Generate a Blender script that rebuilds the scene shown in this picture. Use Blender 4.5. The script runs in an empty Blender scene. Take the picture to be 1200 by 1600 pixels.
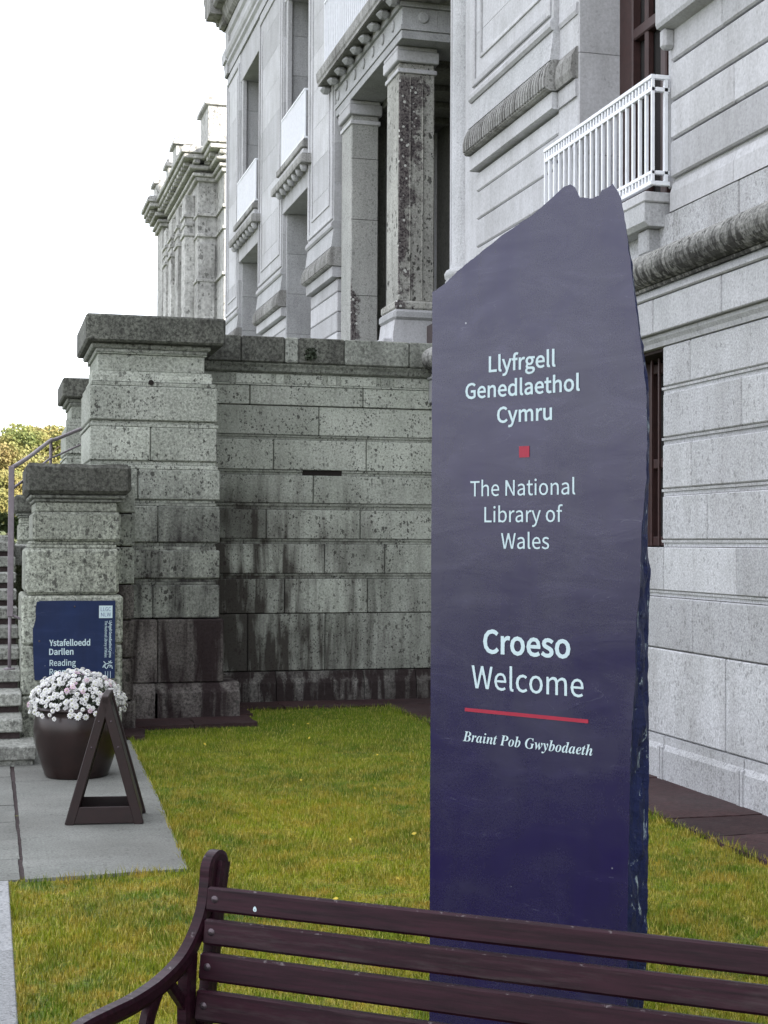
import bpy, bmesh, math, random, json
import numpy as np
from mathutils import Vector, Matrix, noise as mnoise
random.seed(7)
rng = np.random.default_rng(7)
S = bpy.context.scene
COL = S.collection
R = math.radians

# ---------------------------------------------------------------- camera, sky, sun, exposure
cam_d = bpy.data.cameras.new('camera')
cam_d.sensor_fit = 'VERTICAL'; cam_d.sensor_height = 36.0; cam_d.sensor_width = 27.0
cam_d.lens = 2300.0 / 1600.0 * 36.0
cam_d.clip_start = 0.05; cam_d.clip_end = 4000
cam = bpy.data.objects.new('camera', cam_d); COL.objects.link(cam)
_yaw, _pit, _rol = R(15.12), R(1.21), R(0.285)
_F = Vector((math.sin(_yaw) * math.cos(_pit), math.cos(_yaw) * math.cos(_pit), math.sin(_pit)))
_r = Vector((math.cos(_yaw), -math.sin(_yaw), 0)); _u = _r.cross(_F)
_r2 = _r * math.cos(_rol) + _u * math.sin(_rol); _u2 = _u * math.cos(_rol) - _r * math.sin(_rol)
_m = Matrix((_r2, _u2, -_F)).transposed().to_4x4(); _m.translation = Vector((0, 0, 1.6))
cam.matrix_world = _m
S.camera = cam

SUN_EL = R(21.0); SUN_AZ = R(141.0)          # clockwise from +Y: low in the south-east, behind the library
world = bpy.data.worlds.new('World'); S.world = world; world.use_nodes = True
wt = world.node_tree; wn = wt.nodes; wl = wt.links; wn.clear()
w_out = wn.new('ShaderNodeOutputWorld'); w_bg = wn.new('ShaderNodeBackground')
w_sky = wn.new('ShaderNodeTexSky'); w_sky.sky_type = 'NISHITA'; w_sky.sun_disc = False
w_sky.sun_elevation = SUN_EL; w_sky.sun_rotation = SUN_AZ
w_sky.air_density = 1.0; w_sky.dust_density = 1.5; w_sky.ozone_density = 1.0
w_tc = wn.new('ShaderNodeTexCoord'); w_map = wn.new('ShaderNodeMapping'); w_map.inputs['Scale'].default_value = (1.2, 1.2, 3.5)
w_no = wn.new('ShaderNodeTexNoise'); w_no.inputs['Scale'].default_value = 1.6; w_no.inputs['Detail'].default_value = 6
w_rp = wn.new('ShaderNodeMapRange'); w_rp.inputs[1].default_value = 0.3; w_rp.inputs[2].default_value = 0.7
w_rp.inputs[3].default_value = 0.50; w_rp.inputs[4].default_value = 0.86
w_mx = wn.new('ShaderNodeMix'); w_mx.data_type = 'RGBA'; w_mx.inputs[7].default_value = (9.4, 9.4, 10.0, 1)
wl.new(w_tc.outputs['Generated'], w_map.inputs[0]); wl.new(w_map.outputs[0], w_no.inputs['Vector'])
wl.new(w_no.outputs['Fac'], w_rp.inputs[0]); wl.new(w_rp.outputs[0], w_mx.inputs[0])
wl.new(w_sky.outputs[0], w_mx.inputs[6]); wl.new(w_mx.outputs[2], w_bg.inputs[0])
w_bg.inputs[1].default_value = 0.10
wl.new(w_bg.outputs[0], w_out.inputs[0])

sun_d = bpy.data.lights.new('sun', 'SUN'); sun_d.energy = 4.0; sun_d.angle = R(0.5); sun_d.color = (1.0, 0.93, 0.82)
sun = bpy.data.objects.new('sun', sun_d); COL.objects.link(sun)
_sd = Vector((math.sin(SUN_AZ) * math.cos(SUN_EL), math.cos(SUN_AZ) * math.cos(SUN_EL), math.sin(SUN_EL)))
sun.rotation_euler = _sd.to_track_quat('Z', 'Y').to_euler(); sun.location = (10, -10, 30)

S.view_settings.view_transform = 'Standard'; S.view_settings.look = 'None'
S.view_settings.exposure = 1.68; S.view_settings.gamma = 1.0; S.view_settings.use_curve_mapping = False

# ---------------------------------------------------------------- materials
def nmat(name):
    m = bpy.data.materials.new(name); m.use_nodes = True
    nt = m.node_tree; b = nt.nodes['Principled BSDF']
    return m, nt, nt.nodes, nt.links, b

def N(ns, t, **kw):
    n = ns.new(t)
    for k, v in kw.items(): setattr(n, k, v)
    return n

def mixc(nt, fac, a, b, blend='MIX'):
    n = nt.nodes.new('ShaderNodeMix'); n.data_type = 'RGBA'; n.blend_type = blend
    for i, v in ((0, fac), (6, a), (7, b)):
        if isinstance(v, bpy.types.NodeSocket): nt.links.new(v, n.inputs[i])
        elif isinstance(v, (int, float)) and i == 0: n.inputs[0].default_value = v
        else: n.inputs[i].default_value = (*v, 1) if len(v) == 3 else v
    return n.outputs[2]

def mrange(nt, v, a, b, c=0.0, d=1.0, smooth=False):
    n = nt.nodes.new('ShaderNodeMapRange'); n.interpolation_type = 'SMOOTHSTEP' if smooth else 'LINEAR'
    nt.links.new(v, n.inputs[0])
    for i, x in zip((1, 2, 3, 4), (a, b, c, d)): n.inputs[i].default_value = x
    return n.outputs[0]

def mth(nt, op, a, b=None):
    n = nt.nodes.new('ShaderNodeMath'); n.operation = op
    for i, v in ((0, a), (1, b)):
        if v is None: continue
        if isinstance(v, bpy.types.NodeSocket): nt.links.new(v, n.inputs[i])
        else: n.inputs[i].default_value = v
    return n.outputs[0]

def coords(nt, scale=(1, 1, 1), obj=False, rnd=0.0):
    ns = nt.nodes
    if obj: src = ns.new('ShaderNodeTexCoord').outputs['Object']
    else: src = ns.new('ShaderNodeNewGeometry').outputs['Position']
    if rnd:
        oi = ns.new('ShaderNodeObjectInfo')
        v = ns.new('ShaderNodeVectorMath'); v.operation = 'ADD'
        sc = ns.new('ShaderNodeMath'); sc.operation = 'MULTIPLY'; sc.inputs[1].default_value = rnd
        nt.links.new(oi.outputs['Random'], sc.inputs[0])
        nt.links.new(src, v.inputs[0]); nt.links.new(sc.outputs[0], v.inputs[1]); src = v.outputs[0]
    mp = ns.new('ShaderNodeMapping'); mp.inputs['Scale'].default_value = scale
    nt.links.new(src, mp.inputs[0])
    return mp.outputs[0]

def noise(nt, vec, scale, detail=4, rough=0.55, dist=0.0):
    n = nt.nodes.new('ShaderNodeTexNoise'); nt.links.new(vec, n.inputs['Vector'])
    n.inputs['Scale'].default_value = scale; n.inputs['Detail'].default_value = detail
    n.inputs['Roughness'].default_value = rough; n.inputs['Distortion'].default_value = dist
    return n.outputs['Fac']

def bump(nt, b, h, strength=0.4, dist=0.004):
    n = nt.nodes.new('ShaderNodeBump'); n.inputs['Strength'].default_value = strength; n.inputs['Distance'].default_value = dist
    nt.links.new(h, n.inputs['Height']); nt.links.new(n.outputs[0], b.inputs['Normal'])

def stone_mat(name, col, col2, speck=0.5, sp_scale=55, pit=0.3, pit_scale=22, stain=0.0, st_col=(0.035, 0.033, 0.03),
              var=0.16, warm=0.0, zstain=None, streak=0.6, moss=0.0, rough=0.9, bstr=0.5, lichen=False, ss=1.0):
    m, nt, ns, ln, b = nmat(name)
    P = coords(nt)
    PR = coords(nt, rnd=7.0)
    oi = ns.new('ShaderNodeObjectInfo').outputs['Random']
    fine = noise(nt, P, sp_scale, 4, 0.8)
    big = noise(nt, PR, 1.7, 5, 0.6)
    c = mixc(nt, mrange(nt, big, 0.3, 0.7), col, col2)
    # per block tone
    tone = mrange(nt, oi, 0, 1, 1 - var, 1 + var * 0.5)
    g = ns.new('ShaderNodeCombineColor'); 
    for i in range(3): ln.new(tone, g.inputs[i])
    c = mixc(nt, 1.0, c, g.outputs[0], 'MULTIPLY')
    # speckle of the aggregate
    sp = mrange(nt, fine, 0.38, 0.62, 1 - speck, 1 + speck * 0.55)
    g2 = ns.new('ShaderNodeCombineColor')
    for i in range(3): ln.new(sp, g2.inputs[i])
    c = mixc(nt, 1.0, c, g2.outputs[0], 'MULTIPLY')
    # dark pits, gathered in patches
    def dots(sc, r0, r1, off):
        v = ns.new('ShaderNodeTexVoronoi'); v.inputs['Scale'].default_value = sc
        va = ns.new('ShaderNodeVectorMath'); va.operation = 'ADD'; va.inputs[1].default_value = off; ln.new(coords(nt, (1, 1, 0.72)), va.inputs[0])
        # ragged outlines
        wn_ = ns.new('ShaderNodeTexNoise'); wn_.inputs['Scale'].default_value = sc * 2.2; wn_.inputs['Detail'].default_value = 1; ln.new(va.outputs[0], wn_.inputs['Vector'])
        wm = ns.new('ShaderNodeVectorMath'); wm.operation = 'SCALE'; wm.inputs[3].default_value = 0.9 / sc; ln.new(wn_.outputs['Color'], wm.inputs[0])
        wa = ns.new('ShaderNodeVectorMath'); wa.operation = 'ADD'; ln.new(va.outputs[0], wa.inputs[0]); ln.new(wm.outputs[0], wa.inputs[1])
        ln.new(wa.outputs[0], v.inputs['Vector'])
        sep = ns.new('ShaderNodeSeparateColor'); ln.new(v.outputs['Color'], sep.inputs[0])
        rad = mrange(nt, sep.outputs[0], 0.22, 1.0, 0.0, r1)
        return mrange(nt, mth(nt, 'SUBTRACT', v.outputs['Distance'], rad), 0.03, -0.05)
    pn = dots(pit_scale * (1.0 if pit > .3 else 1.6), .1, .40, (0, 0, 0))
    if pit > .3: pn = mth(nt, 'MAXIMUM', pn, dots(pit_scale * 2.3, .1, .46, (3.3, 1.7, 5.1)))
    pa = noise(nt, P, 3.1, 3)
    pf = mth(nt, 'MULTIPLY', pn, mrange(nt, pa, 0.36, 0.54, 0.22, 1.0))
    c = mixc(nt, mth(nt, 'MULTIPLY', pf, pit), c, (0.045, 0.045, 0.04))
    if stain > 0:
        stv = noise(nt, coords(nt, (5.5 * ss, 5.5 * ss, 0.55 * ss), rnd=3.0), 1.3, 5, 0.6, 0.3)
        lr = noise(nt, P, 0.75, 4, 0.6)
        f = mth(nt, 'ADD', mrange(nt, stv, 0.44, 0.70, 0, streak), mrange(nt, lr, 0.42, 0.72, 0, 1 - streak * 0.5))
        if zstain:
            z = ns.new('ShaderNodeSeparateXYZ'); ln.new(P, z.inputs[0])
            zf = mrange(nt, z.outputs[2], zstain[0], zstain[1], 1.0, zstain[2])
            if len(zstain) > 3:
                xf = mrange(nt, z.outputs[0], zstain[3], zstain[4], 1.0, zstain[5])
                zf = mth(nt, 'MULTIPLY', zf, xf)
            f = mth(nt, 'MULTIPLY', f, zf)
        f = mth(nt, 'MINIMUM', mth(nt, 'MULTIPLY', f, stain), 0.93)
        c = mixc(nt, f, c, st_col)
    if moss > 0:
        mo = noise(nt, coords(nt, (1, 1, 0.35)), 9, 5, 0.7)
        c = mixc(nt, mth(nt, 'MULTIPLY', mrange(nt, mo, 0.48, 0.6), moss), c, (0.05, 0.047, 0.045))
    if lichen:
        # dead creeper and lichen clinging to the sheltered face: dark mat with pale rosettes, thinning to the right
        s3 = ns.new('ShaderNodeSeparateXYZ'); ln.new(P, s3.inputs[0])
        edge = noise(nt, P, 7, 5, 0.75)
        xr = mth(nt, 'ADD', mrange(nt, s3.outputs[0], 4.47, 4.90, 0.34, -0.06), mrange(nt, s3.outputs[2], 4.4, 6.6, -0.10, 0.14))
        if lichen == 'low': xr = mth(nt, 'ADD', mrange(nt, s3.outputs[0], 4.445, 4.66, 0.34, -0.14), mrange(nt, s3.outputs[2], 5.35, 4.7, -0.40, 0.08))
        mat_ = mrange(nt, mth(nt, 'ADD', mth(nt, 'MULTIPLY', edge, 1.0), xr), 0.66, 0.74)
        top = mrange(nt, s3.outputs[2], 6.86, 6.95, 1, 0)
        gn = noise(nt, P, 38, 4, 0.8)
        cm = mixc(nt, mrange(nt, gn, 0.42, 0.58), (0.035, 0.028, 0.032), (0.17, 0.155, 0.15))
        vo = ns.new('ShaderNodeTexVoronoi'); vo.inputs['Scale'].default_value = 16; ln.new(P, vo.inputs['Vector'])
        cm = mixc(nt, mth(nt, 'MULTIPLY', mrange(nt, vo.outputs['Distance'], 0.30, 0.22), mrange(nt, noise(nt, P, 9, 3), 0.48, 0.54)), cm, (0.55, 0.56, 0.53))
        gN = ns.new('ShaderNodeNewGeometry'); sN = ns.new('ShaderNodeSeparateXYZ'); ln.new(gN.outputs['True Normal'], sN.inputs[0])
        mat_ = mth(nt, 'MULTIPLY', mat_, mrange(nt, sN.outputs[1], -0.6, -0.4, 1, 0))
        c = mixc(nt, mth(nt, 'MULTIPLY', mat_, top), c, cm)
    ln.new(c, b.inputs['Base Color']); b.inputs['Roughness'].default_value = rough; b.inputs['Specular IOR Level'].default_value = 0.22
    h = mth(nt, 'SUBTRACT', fine, mth(nt, 'MULTIPLY', pf, 0.8))
    bump(nt, b, h, bstr, 0.004)
    return m

LIGHT = (0.50, 0.505, 0.52); LIGHT2 = (0.42, 0.43, 0.435)
M = {}
M['facade'] = stone_mat('facade_stone', LIGHT, LIGHT2, 0.22, 60, 0.25, 26, 0.25, var=0.10, bstr=0.3)
M['granite'] = stone_mat('facade_granite', (0.555, 0.565, 0.585), (0.45, 0.46, 0.465), 0.34, 75, 0.34, 30, 0.35, (0.16, 0.15, 0.14), var=0.20)
M['upper'] = stone_mat('upper_stone', (0.585, 0.59, 0.615), (0.47, 0.475, 0.485), 0.14, 45, 0.18, 18, 0.30, (0.16, 0.15, 0.14), var=0.18, bstr=0.15)
M['weathered'] = stone_mat('weathered_moulding', (0.45, 0.45, 0.44), (0.34, 0.34, 0.325), 0.25, 50, 0.5, 26, 0.7, (0.06, 0.055, 0.05), streak=0.8)
M['torus'] = stone_mat('torus_stone', (0.42, 0.42, 0.40), (0.30, 0.30, 0.28), 0.5, 40, 0.95, 18, 1.5, (0.028, 0.027, 0.025), zstain=(3.42, 3.58, 0.15), streak=0.75, ss=3.2)
M['terrace'] = stone_mat('terrace_stone', (0.475, 0.50, 0.44), (0.35, 0.375, 0.32), 0.30, 50, 0.85, 26, 2.4, (0.034, 0.028, 0.024), zstain=(0.9, 2.5, 0.14, 2.5, 4.4, 0.38), var=0.25)
M['terrace_low'] = stone_mat('terrace_plinth_stone', (0.22, 0.215, 0.195), (0.12, 0.115, 0.105), 0.5, 44, 0.8, 22, 2.1, (0.020, 0.013, 0.013), streak=0.85, var=0.3)
M['pier'] = stone_mat('pier_stone', (0.48, 0.505, 0.445), (0.35, 0.375, 0.32), 0.42, 46, 0.85, 24, 1.4, (0.03, 0.026, 0.026), zstain=(1.2, 2.5, 0.12), var=0.24)
M['pier_low'] = stone_mat('pier_low_stone', (0.27, 0.25, 0.23), (0.15, 0.135, 0.125), 0.55, 44, 0.8, 22, 1.9, (0.020, 0.012, 0.013), streak=0.9, var=0.3, ss=0.7)
M['coping'] = stone_mat('coping_stone', (0.17, 0.175, 0.15), (0.10, 0.105, 0.09), 0.7, 34, 0.6, 16, 0.5, moss=0.3)
M['coping_pale'] = stone_mat('coping_pale_stone', (0.40, 0.42, 0.375), (0.25, 0.265, 0.23), 0.45, 34, 0.7, 16, 0.5)
M['end_pier'] = stone_mat('end_pier_stone', (0.40, 0.425, 0.36), (0.29, 0.305, 0.25), 0.62, 38, 0.8, 20, 0.35, var=0.1)
M['step'] = stone_mat('step_stone', (0.36, 0.37, 0.335), (0.27, 0.28, 0.25), 0.5, 38, 0.6, 18, 0.5, var=0.15)
M['mortar'] = stone_mat('joint_mortar', (0.06, 0.045, 0.045), (0.04, 0.03, 0.03), 0.3, 40, 0.3)
M['dark_joint'] = stone_mat('dark_joint', (0.03, 0.024, 0.022), (0.02, 0.018, 0.016), 0.2, 40, 0.1)
M['column_lichen'] = stone_mat('lichen_column_stone', (0.50, 0.50, 0.46), (0.40, 0.40, 0.37), 0.3, 40, 0.9, 16, 0.5, lichen=True)
M['column_lichen_low'] = stone_mat('lichen_foot_stone', (0.46, 0.46, 0.44), (0.38, 0.39, 0.37), 0.25, 60, 0.4, 24, 0.25, lichen='low')
M['soffit'] = stone_mat('shaded_soffit_stone', (0.16, 0.16, 0.14), (0.12, 0.12, 0.11), 0.3, 30, 0.4)  # dark stone: shade of soffits and porch recess put into the colour
M['far'] = stone_mat('far_wing_stone', (0.60, 0.60, 0.585), (0.48, 0.48, 0.465), 0.3, 9, 0.6, 5, 0.5, var=0.1)
M['slab'] = stone_mat('paving_slab', (0.245, 0.253, 0.232), (0.165, 0.173, 0.158), 0.30, 80, 0.33, 30, 0.55, (0.10, 0.095, 0.085), streak=0.1, var=0.14)
M['flag'] = stone_mat('dark_flagstone', (0.062, 0.030, 0.030), (0.034, 0.018, 0.019), 0.35, 30, 0.3, 12, 0.18, (0.15, 0.15, 0.15), streak=0.2, var=0.25, rough=0.8)

def simple(name, col, rough=0.5, metal=0.0, var=0.0, scale=20, spec=0.5, obj=False, bstr=0.0, col2=None):
    m, nt, ns, ln, b = nmat(name)
    b.inputs['Roughness'].default_value = rough; b.inputs['Metallic'].default_value = metal
    P = coords(nt, obj=obj)
    n1 = noise(nt, P, scale, 4)
    c2 = col2 or tuple(x * (1 - var) for x in col)
    c = mixc(nt, mrange(nt, n1, 0.35, 0.65), col, c2)
    ln.new(c, b.inputs['Base Color'])
    if bstr: bump(nt, b, n1, bstr, 0.002)
    return m

M['white_paint'] = simple('white_railing_paint', (0.78, 0.80, 0.84), 0.45, var=0.08)
M['brown_frame'] = simple('brown_window_frame', (0.05, 0.022, 0.020), 0.5, var=0.3)
M['glass'] = simple('window_glass', (0.035, 0.035, 0.035), 0.05, var=0.2, scale=1)
M['handrail'] = simple('handrail_metal', (0.22, 0.19, 0.21), 0.55, 0.3, var=0.2)
M['pot'] = simple('glazed_brown_pot', (0.022, 0.011, 0.010), 0.30, spec=0.30, var=0.35, scale=8, bstr=0.2, obj=True)
M['board'] = simple('dark_painted_wood', (0.016, 0.0045, 0.005), 0.42, spec=0.15, var=0.3, scale=14, obj=True, bstr=0.15)
M['board_panel'] = simple('board_panel_grey', (0.05, 0.045, 0.045), 0.5, var=0.3, scale=10, obj=True)
M['bolt'] = simple('bolt_metal', (0.10, 0.08, 0.09), 0.4, 0.7, var=0.2)
M['letter'] = simple('pale_lettering', (0.50, 0.63, 0.66), 0.6, var=0.05)
M['red'] = simple('red_inlay', (0.33, 0.008, 0.035), 0.5, var=0.1)
M['bloom'] = simple('white_bloom', (0.78, 0.78, 0.77), 0.7, var=0.1)
M['bloom_pink'] = simple('pink_bloom', (0.70, 0.53, 0.63), 0.7, var=0.2)
M['bloom_heart'] = simple('bloom_heart', (0.55, 0.58, 0.30), 0.7, var=0.2)
M['pot_leaf'] = simple('dark_leaf', (0.035, 0.05, 0.025), 0.7, var=0.4, scale=30)
M['soil'] = simple('soil', (0.03, 0.022, 0.018), 0.95, var=0.4, scale=40, bstr=0.4)
M['tarmac'] = stone_mat('tarmac', (0.06, 0.05, 0.055), (0.045, 0.04, 0.042), 0.4, 90, 0.3, 30, 0)
M['kerb'] = stone_mat('edging_stone', (0.36, 0.37, 0.38), (0.30, 0.31, 0.31), 0.3, 70, 0.35, 30, 0.2)
M['logo_dark'] = simple('dark_logo_ink', (0.10, 0.13, 0.25), 0.6)

# bench: maroon gloss paint worn pale along the top
def bench_mat():
    m, nt, ns, ln, b = nmat('maroon_bench_paint')
    P = coords(nt, obj=True)
    gr = noise(nt, coords(nt, (3, 60, 60), obj=True), 1.5, 6, 0.75)
    oi = ns.new('ShaderNodeObjectInfo').outputs['Random']
    c = mixc(nt, mrange(nt, gr, 0.35, 0.65), (0.030, 0.008, 0.015), (0.010, 0.0035, 0.006))
    c = mixc(nt, mth(nt, 'MULTIPLY', mrange(nt, noise(nt, coords(nt, (6, 50, 50), obj=True, rnd=5.0), 1.1, 5, 0.7), 0.50, 0.72), mrange(nt, oi, 0.3, 1.0, 0.1, 0.6)), c, (0.055, 0.045, 0.045))
    wear = noise(nt, P, 45, 5, 0.7)
    g = ns.new('ShaderNodeNewGeometry'); s = ns.new('ShaderNodeSeparateXYZ'); ln.new(g.outputs['True Normal'], s.inputs[0])
    f = mth(nt, 'MULTIPLY', mrange(nt, wear, 0.60, 0.66), mrange(nt, s.outputs[2], 0.5, 0.9, 0.0, 0.6))
    c = mixc(nt, f, c, (0.22, 0.20, 0.20))
    ln.new(c, b.inputs['Base Color'])
    ln.new(mrange(nt, gr, 0.3, 0.7, 0.30, 0.46), b.inputs['Roughness'])
    b.inputs['Specular IOR Level'].default_value = 0.17
    bump(nt, b, gr, 0.25, 0.001)
    return m
M['bench'] = bench_mat()

def slate_mat(name, col, col2, rough, side=False, spec=0.74):
    m, nt, ns, ln, b = nmat(name)
    P = coords(nt, obj=True)
    cl = noise(nt, P, 2.6, 6, 0.6, 0.6)
    st = noise(nt, coords(nt, (14, 14, 0.9), obj=True), 1.4, 5, 0.6, 0.2)
    dg = noise(nt, coords(nt, (1.5, 1.5, 5.0), obj=True), 2.2, 6, 0.65, 1.0)
    fi = noise(nt, P, 160, 3, 0.7)
    c = mixc(nt, mrange(nt, cl, 0.3, 0.7), col, col2)
    c = mixc(nt, mrange(nt, st, 0.45, 0.75, 0, 0.30), c, tuple(x * 0.72 for x in col2))
    c = mixc(nt, mrange(nt, dg, 0.52, 0.62, 0, 0.22), c, tuple(min(1, x * 1.35) for x in col))
    if side:
        sc = noise(nt, coords(nt, (9, 9, 3.2), obj=True), 2.3, 6, 0.75, 1.2)
        c = mixc(nt, mrange(nt, sc, 0.58, 0.61, 0, 0.85), c, (0.34, 0.42, 0.46))
        c = mixc(nt, mrange(nt, sc, 0.44, 0.32, 0, 0.7), c, (0.006, 0.008, 0.02))
    else:
        # hairline scratches and cleavage lines
        sv = noise(nt, coords(nt, (2.2, 2.2, 9.0), obj=True), 1.1, 2, 0.5, 2.0)
        hl = mrange(nt, mth(nt, 'ABSOLUTE', mth(nt, 'SUBTRACT', sv, 0.5)), 0.0, 0.0035, 0.30, 0.0)
        c = mixc(nt, mth(nt, 'MULTIPLY', hl, mrange(nt, dg, 0.5, 0.62)), c, (0.16, 0.17, 0.22))
        # tiny pale nicks
        vo = ns.new('ShaderNodeTexVoronoi'); vo.inputs['Scale'].default_value = 7.0; ln.new(P, vo.inputs['Vector'])
        c = mixc(nt, mrange(nt, vo.outputs['Distance'], 0.018, 0.030, 0.7, 0.0), c, (0.4, 0.42, 0.45))
    ln.new(c, b.inputs['Base Color'])
    ln.new(mth(nt, 'ADD', mrange(nt, cl, 0.3, 0.7, rough - 0.07, rough + 0.08), mrange(nt, fi, 0.4, 0.6, -0.02, 0.02)), b.inputs['Roughness'])
    ln.new(mrange(nt, mth(nt, 'ADD', mth(nt, 'MULTIPLY', cl, 0.6), mth(nt, 'MULTIPLY', dg, 0.4)), 0.36, 0.62, spec * 0.72, spec * 1.12), b.inputs['Specular IOR Level'])
    b.inputs['Specular IOR Level'].default_value = spec
    hh = mth(nt, 'ADD', mth(nt, 'MULTIPLY', fi, 0.25), mth(nt, 'ADD', st, dg))
    bump(nt, b, hh, 0.10 if not side else 0.8, 0.004 if not side else 0.012)
    return m
M['slate'] = slate_mat('blue_slate_face', (0.012, 0.008, 0.052), (0.0065, 0.0045, 0.037), 0.26)
M['slate_side'] = slate_mat('rough_slate_edge', (0.012, 0.020, 0.085), (0.008, 0.012, 0.055), 0.5, True, 0.3)
M['plaque'] = slate_mat('navy_plaque', (0.013, 0.026, 0.080), (0.009, 0.018, 0.058), 0.6, False, 0.25)

def lawn_mat(name, blades):
    m, nt, ns, ln, b = nmat(name)
    P = coords(nt)
    big = noise(nt, P, 0.9, 5, 0.6, 0.4); mid = noise(nt, P, 6.0, 5, 0.65); fine = noise(nt, P, 55, 3, 0.7)
    g1, g2, br = (0.225, 0.27, 0.006), (0.06, 0.13, 0.003), (0.42, 0.29, 0.040)
    c = mixc(nt, mrange(nt, big, 0.40, 0.62), g1, g2)
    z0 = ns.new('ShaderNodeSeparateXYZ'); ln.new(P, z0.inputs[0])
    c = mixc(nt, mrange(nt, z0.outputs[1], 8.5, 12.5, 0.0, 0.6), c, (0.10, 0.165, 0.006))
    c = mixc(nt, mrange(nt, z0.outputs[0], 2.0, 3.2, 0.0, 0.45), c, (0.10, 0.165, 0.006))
    c = mixc(nt, mrange(nt, noise(nt, P, 2.4, 4, 0.6), 0.52, 0.66, 0, 0.55), c, (0.05, 0.085, 0.006))
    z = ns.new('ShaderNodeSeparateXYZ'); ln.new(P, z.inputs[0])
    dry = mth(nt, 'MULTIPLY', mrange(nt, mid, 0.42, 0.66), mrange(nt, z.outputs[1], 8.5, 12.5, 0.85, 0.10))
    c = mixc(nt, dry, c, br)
    if blades:
        ri = ns.new('ShaderNodeNewGeometry').outputs['Random Per Island']
        c = mixc(nt, mrange(nt, ri, 0.72, 0.95, 0, 0.8), c, (0.48, 0.42, 0.12))
        c = mixc(nt, mrange(nt, ri, 0.35, 0.0, 0, 0.65), c, (0.065, 0.11, 0.008))
    else:
        c = mixc(nt, mrange(nt, fine, 0.4, 0.6, 0, 0.7), c, (0.05, 0.05, 0.014))
    ln.new(c, b.inputs['Base Color']); b.inputs['Roughness'].default_value = 0.75
    b.inputs['Specular IOR Level'].default_value = 0.25
    return m
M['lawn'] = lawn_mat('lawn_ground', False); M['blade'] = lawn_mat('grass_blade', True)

def leaf_mat(name, a, b2, c3):
    m, nt, ns, ln, b = nmat(name)
    ri = ns.new('ShaderNodeNewGeometry').outputs['Random Per Island']
    P = coords(nt)
    n1 = noise(nt, P, 0.5, 3)
    c = mixc(nt, ri, a, b2); c = mixc(nt, mrange(nt, n1, 0.4, 0.62, 0, 0.8), c, c3)
    ln.new(c, b.inputs['Base Color']); b.inputs['Roughness'].default_value = 0.7
    tr = ns.new('ShaderNodeBsdfTranslucent'); ln.new(c, tr.inputs[0])
    mx = ns.new('ShaderNodeMixShader'); mx.inputs[0].default_value = 0.3
    out = ns['Material Output']; ln.new(b.outputs[0], mx.inputs[1]); ln.new(tr.outputs[0], mx.inputs[2]); ln.new(mx.outputs[0], out.inputs[0])
    return m
M['leaf_yellow'] = leaf_mat('yellow_autumn_leaves', (0.25, 0.27, 0.09), (0.15, 0.19, 0.06), (0.32, 0.25, 0.09))
M['leaf_orange'] = leaf_mat('orange_autumn_leaves', (0.31, 0.23, 0.10), (0.20, 0.19, 0.07), (0.20, 0.23, 0.07))
M['leaf_green'] = leaf_mat('green_leaves', (0.17, 0.24, 0.06), (0.12, 0.17, 0.05), (0.33, 0.36, 0.09))
M['leaf_dark'] = leaf_mat('dark_green_leaves', (0.035, 0.06, 0.02), (0.025, 0.045, 0.018), (0.07, 0.09, 0.03))
M['bark'] = simple('bark', (0.09, 0.075, 0.06), 0.9, var=0.4, scale=8, bstr=0.5)
M['field'] = simple('far_field', (0.10, 0.12, 0.035), 0.9, var=0.35, scale=0.2)

# ---------------------------------------------------------------- helpers
def base_of(parent):
    v = Vector((0, 0, 0)); p = parent
    while p is not None: v += p.location; p = p.parent
    return v

def empty(name, loc, label, cat, group=None):
    o = bpy.data.objects.new(name, None); COL.objects.link(o); o.location = loc
    o.empty_display_size = 0.2
    if label: o['label'] = label
    if cat: o['category'] = cat
    if group: o['group'] = group
    return o

def add(name, verts, faces, m, parent=None, smooth=False, local=False, label=None, recalc=True):
    me = bpy.data.meshes.new(name)
    off = Vector((0, 0, 0)) if (local or parent is None) else base_of(parent)
    me.from_pydata([(v[0] - off.x, v[1] - off.y, v[2] - off.z) for v in verts], [], faces)
    if recalc:
        bm = bmesh.new(); bm.from_mesh(me); bmesh.ops.recalc_face_normals(bm, faces=bm.faces); bm.to_mesh(me); bm.free()
    ms = m if isinstance(m, (list, tuple)) else [m]
    for x in ms: me.materials.append(M[x] if isinstance(x, str) else x)
    if smooth:
        for p in me.polygons: p.use_smooth = True
    o = bpy.data.objects.new(name, me); COL.objects.link(o)
    if parent is not None: o.parent = parent
    if label: o['label'] = label
    return o

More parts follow.
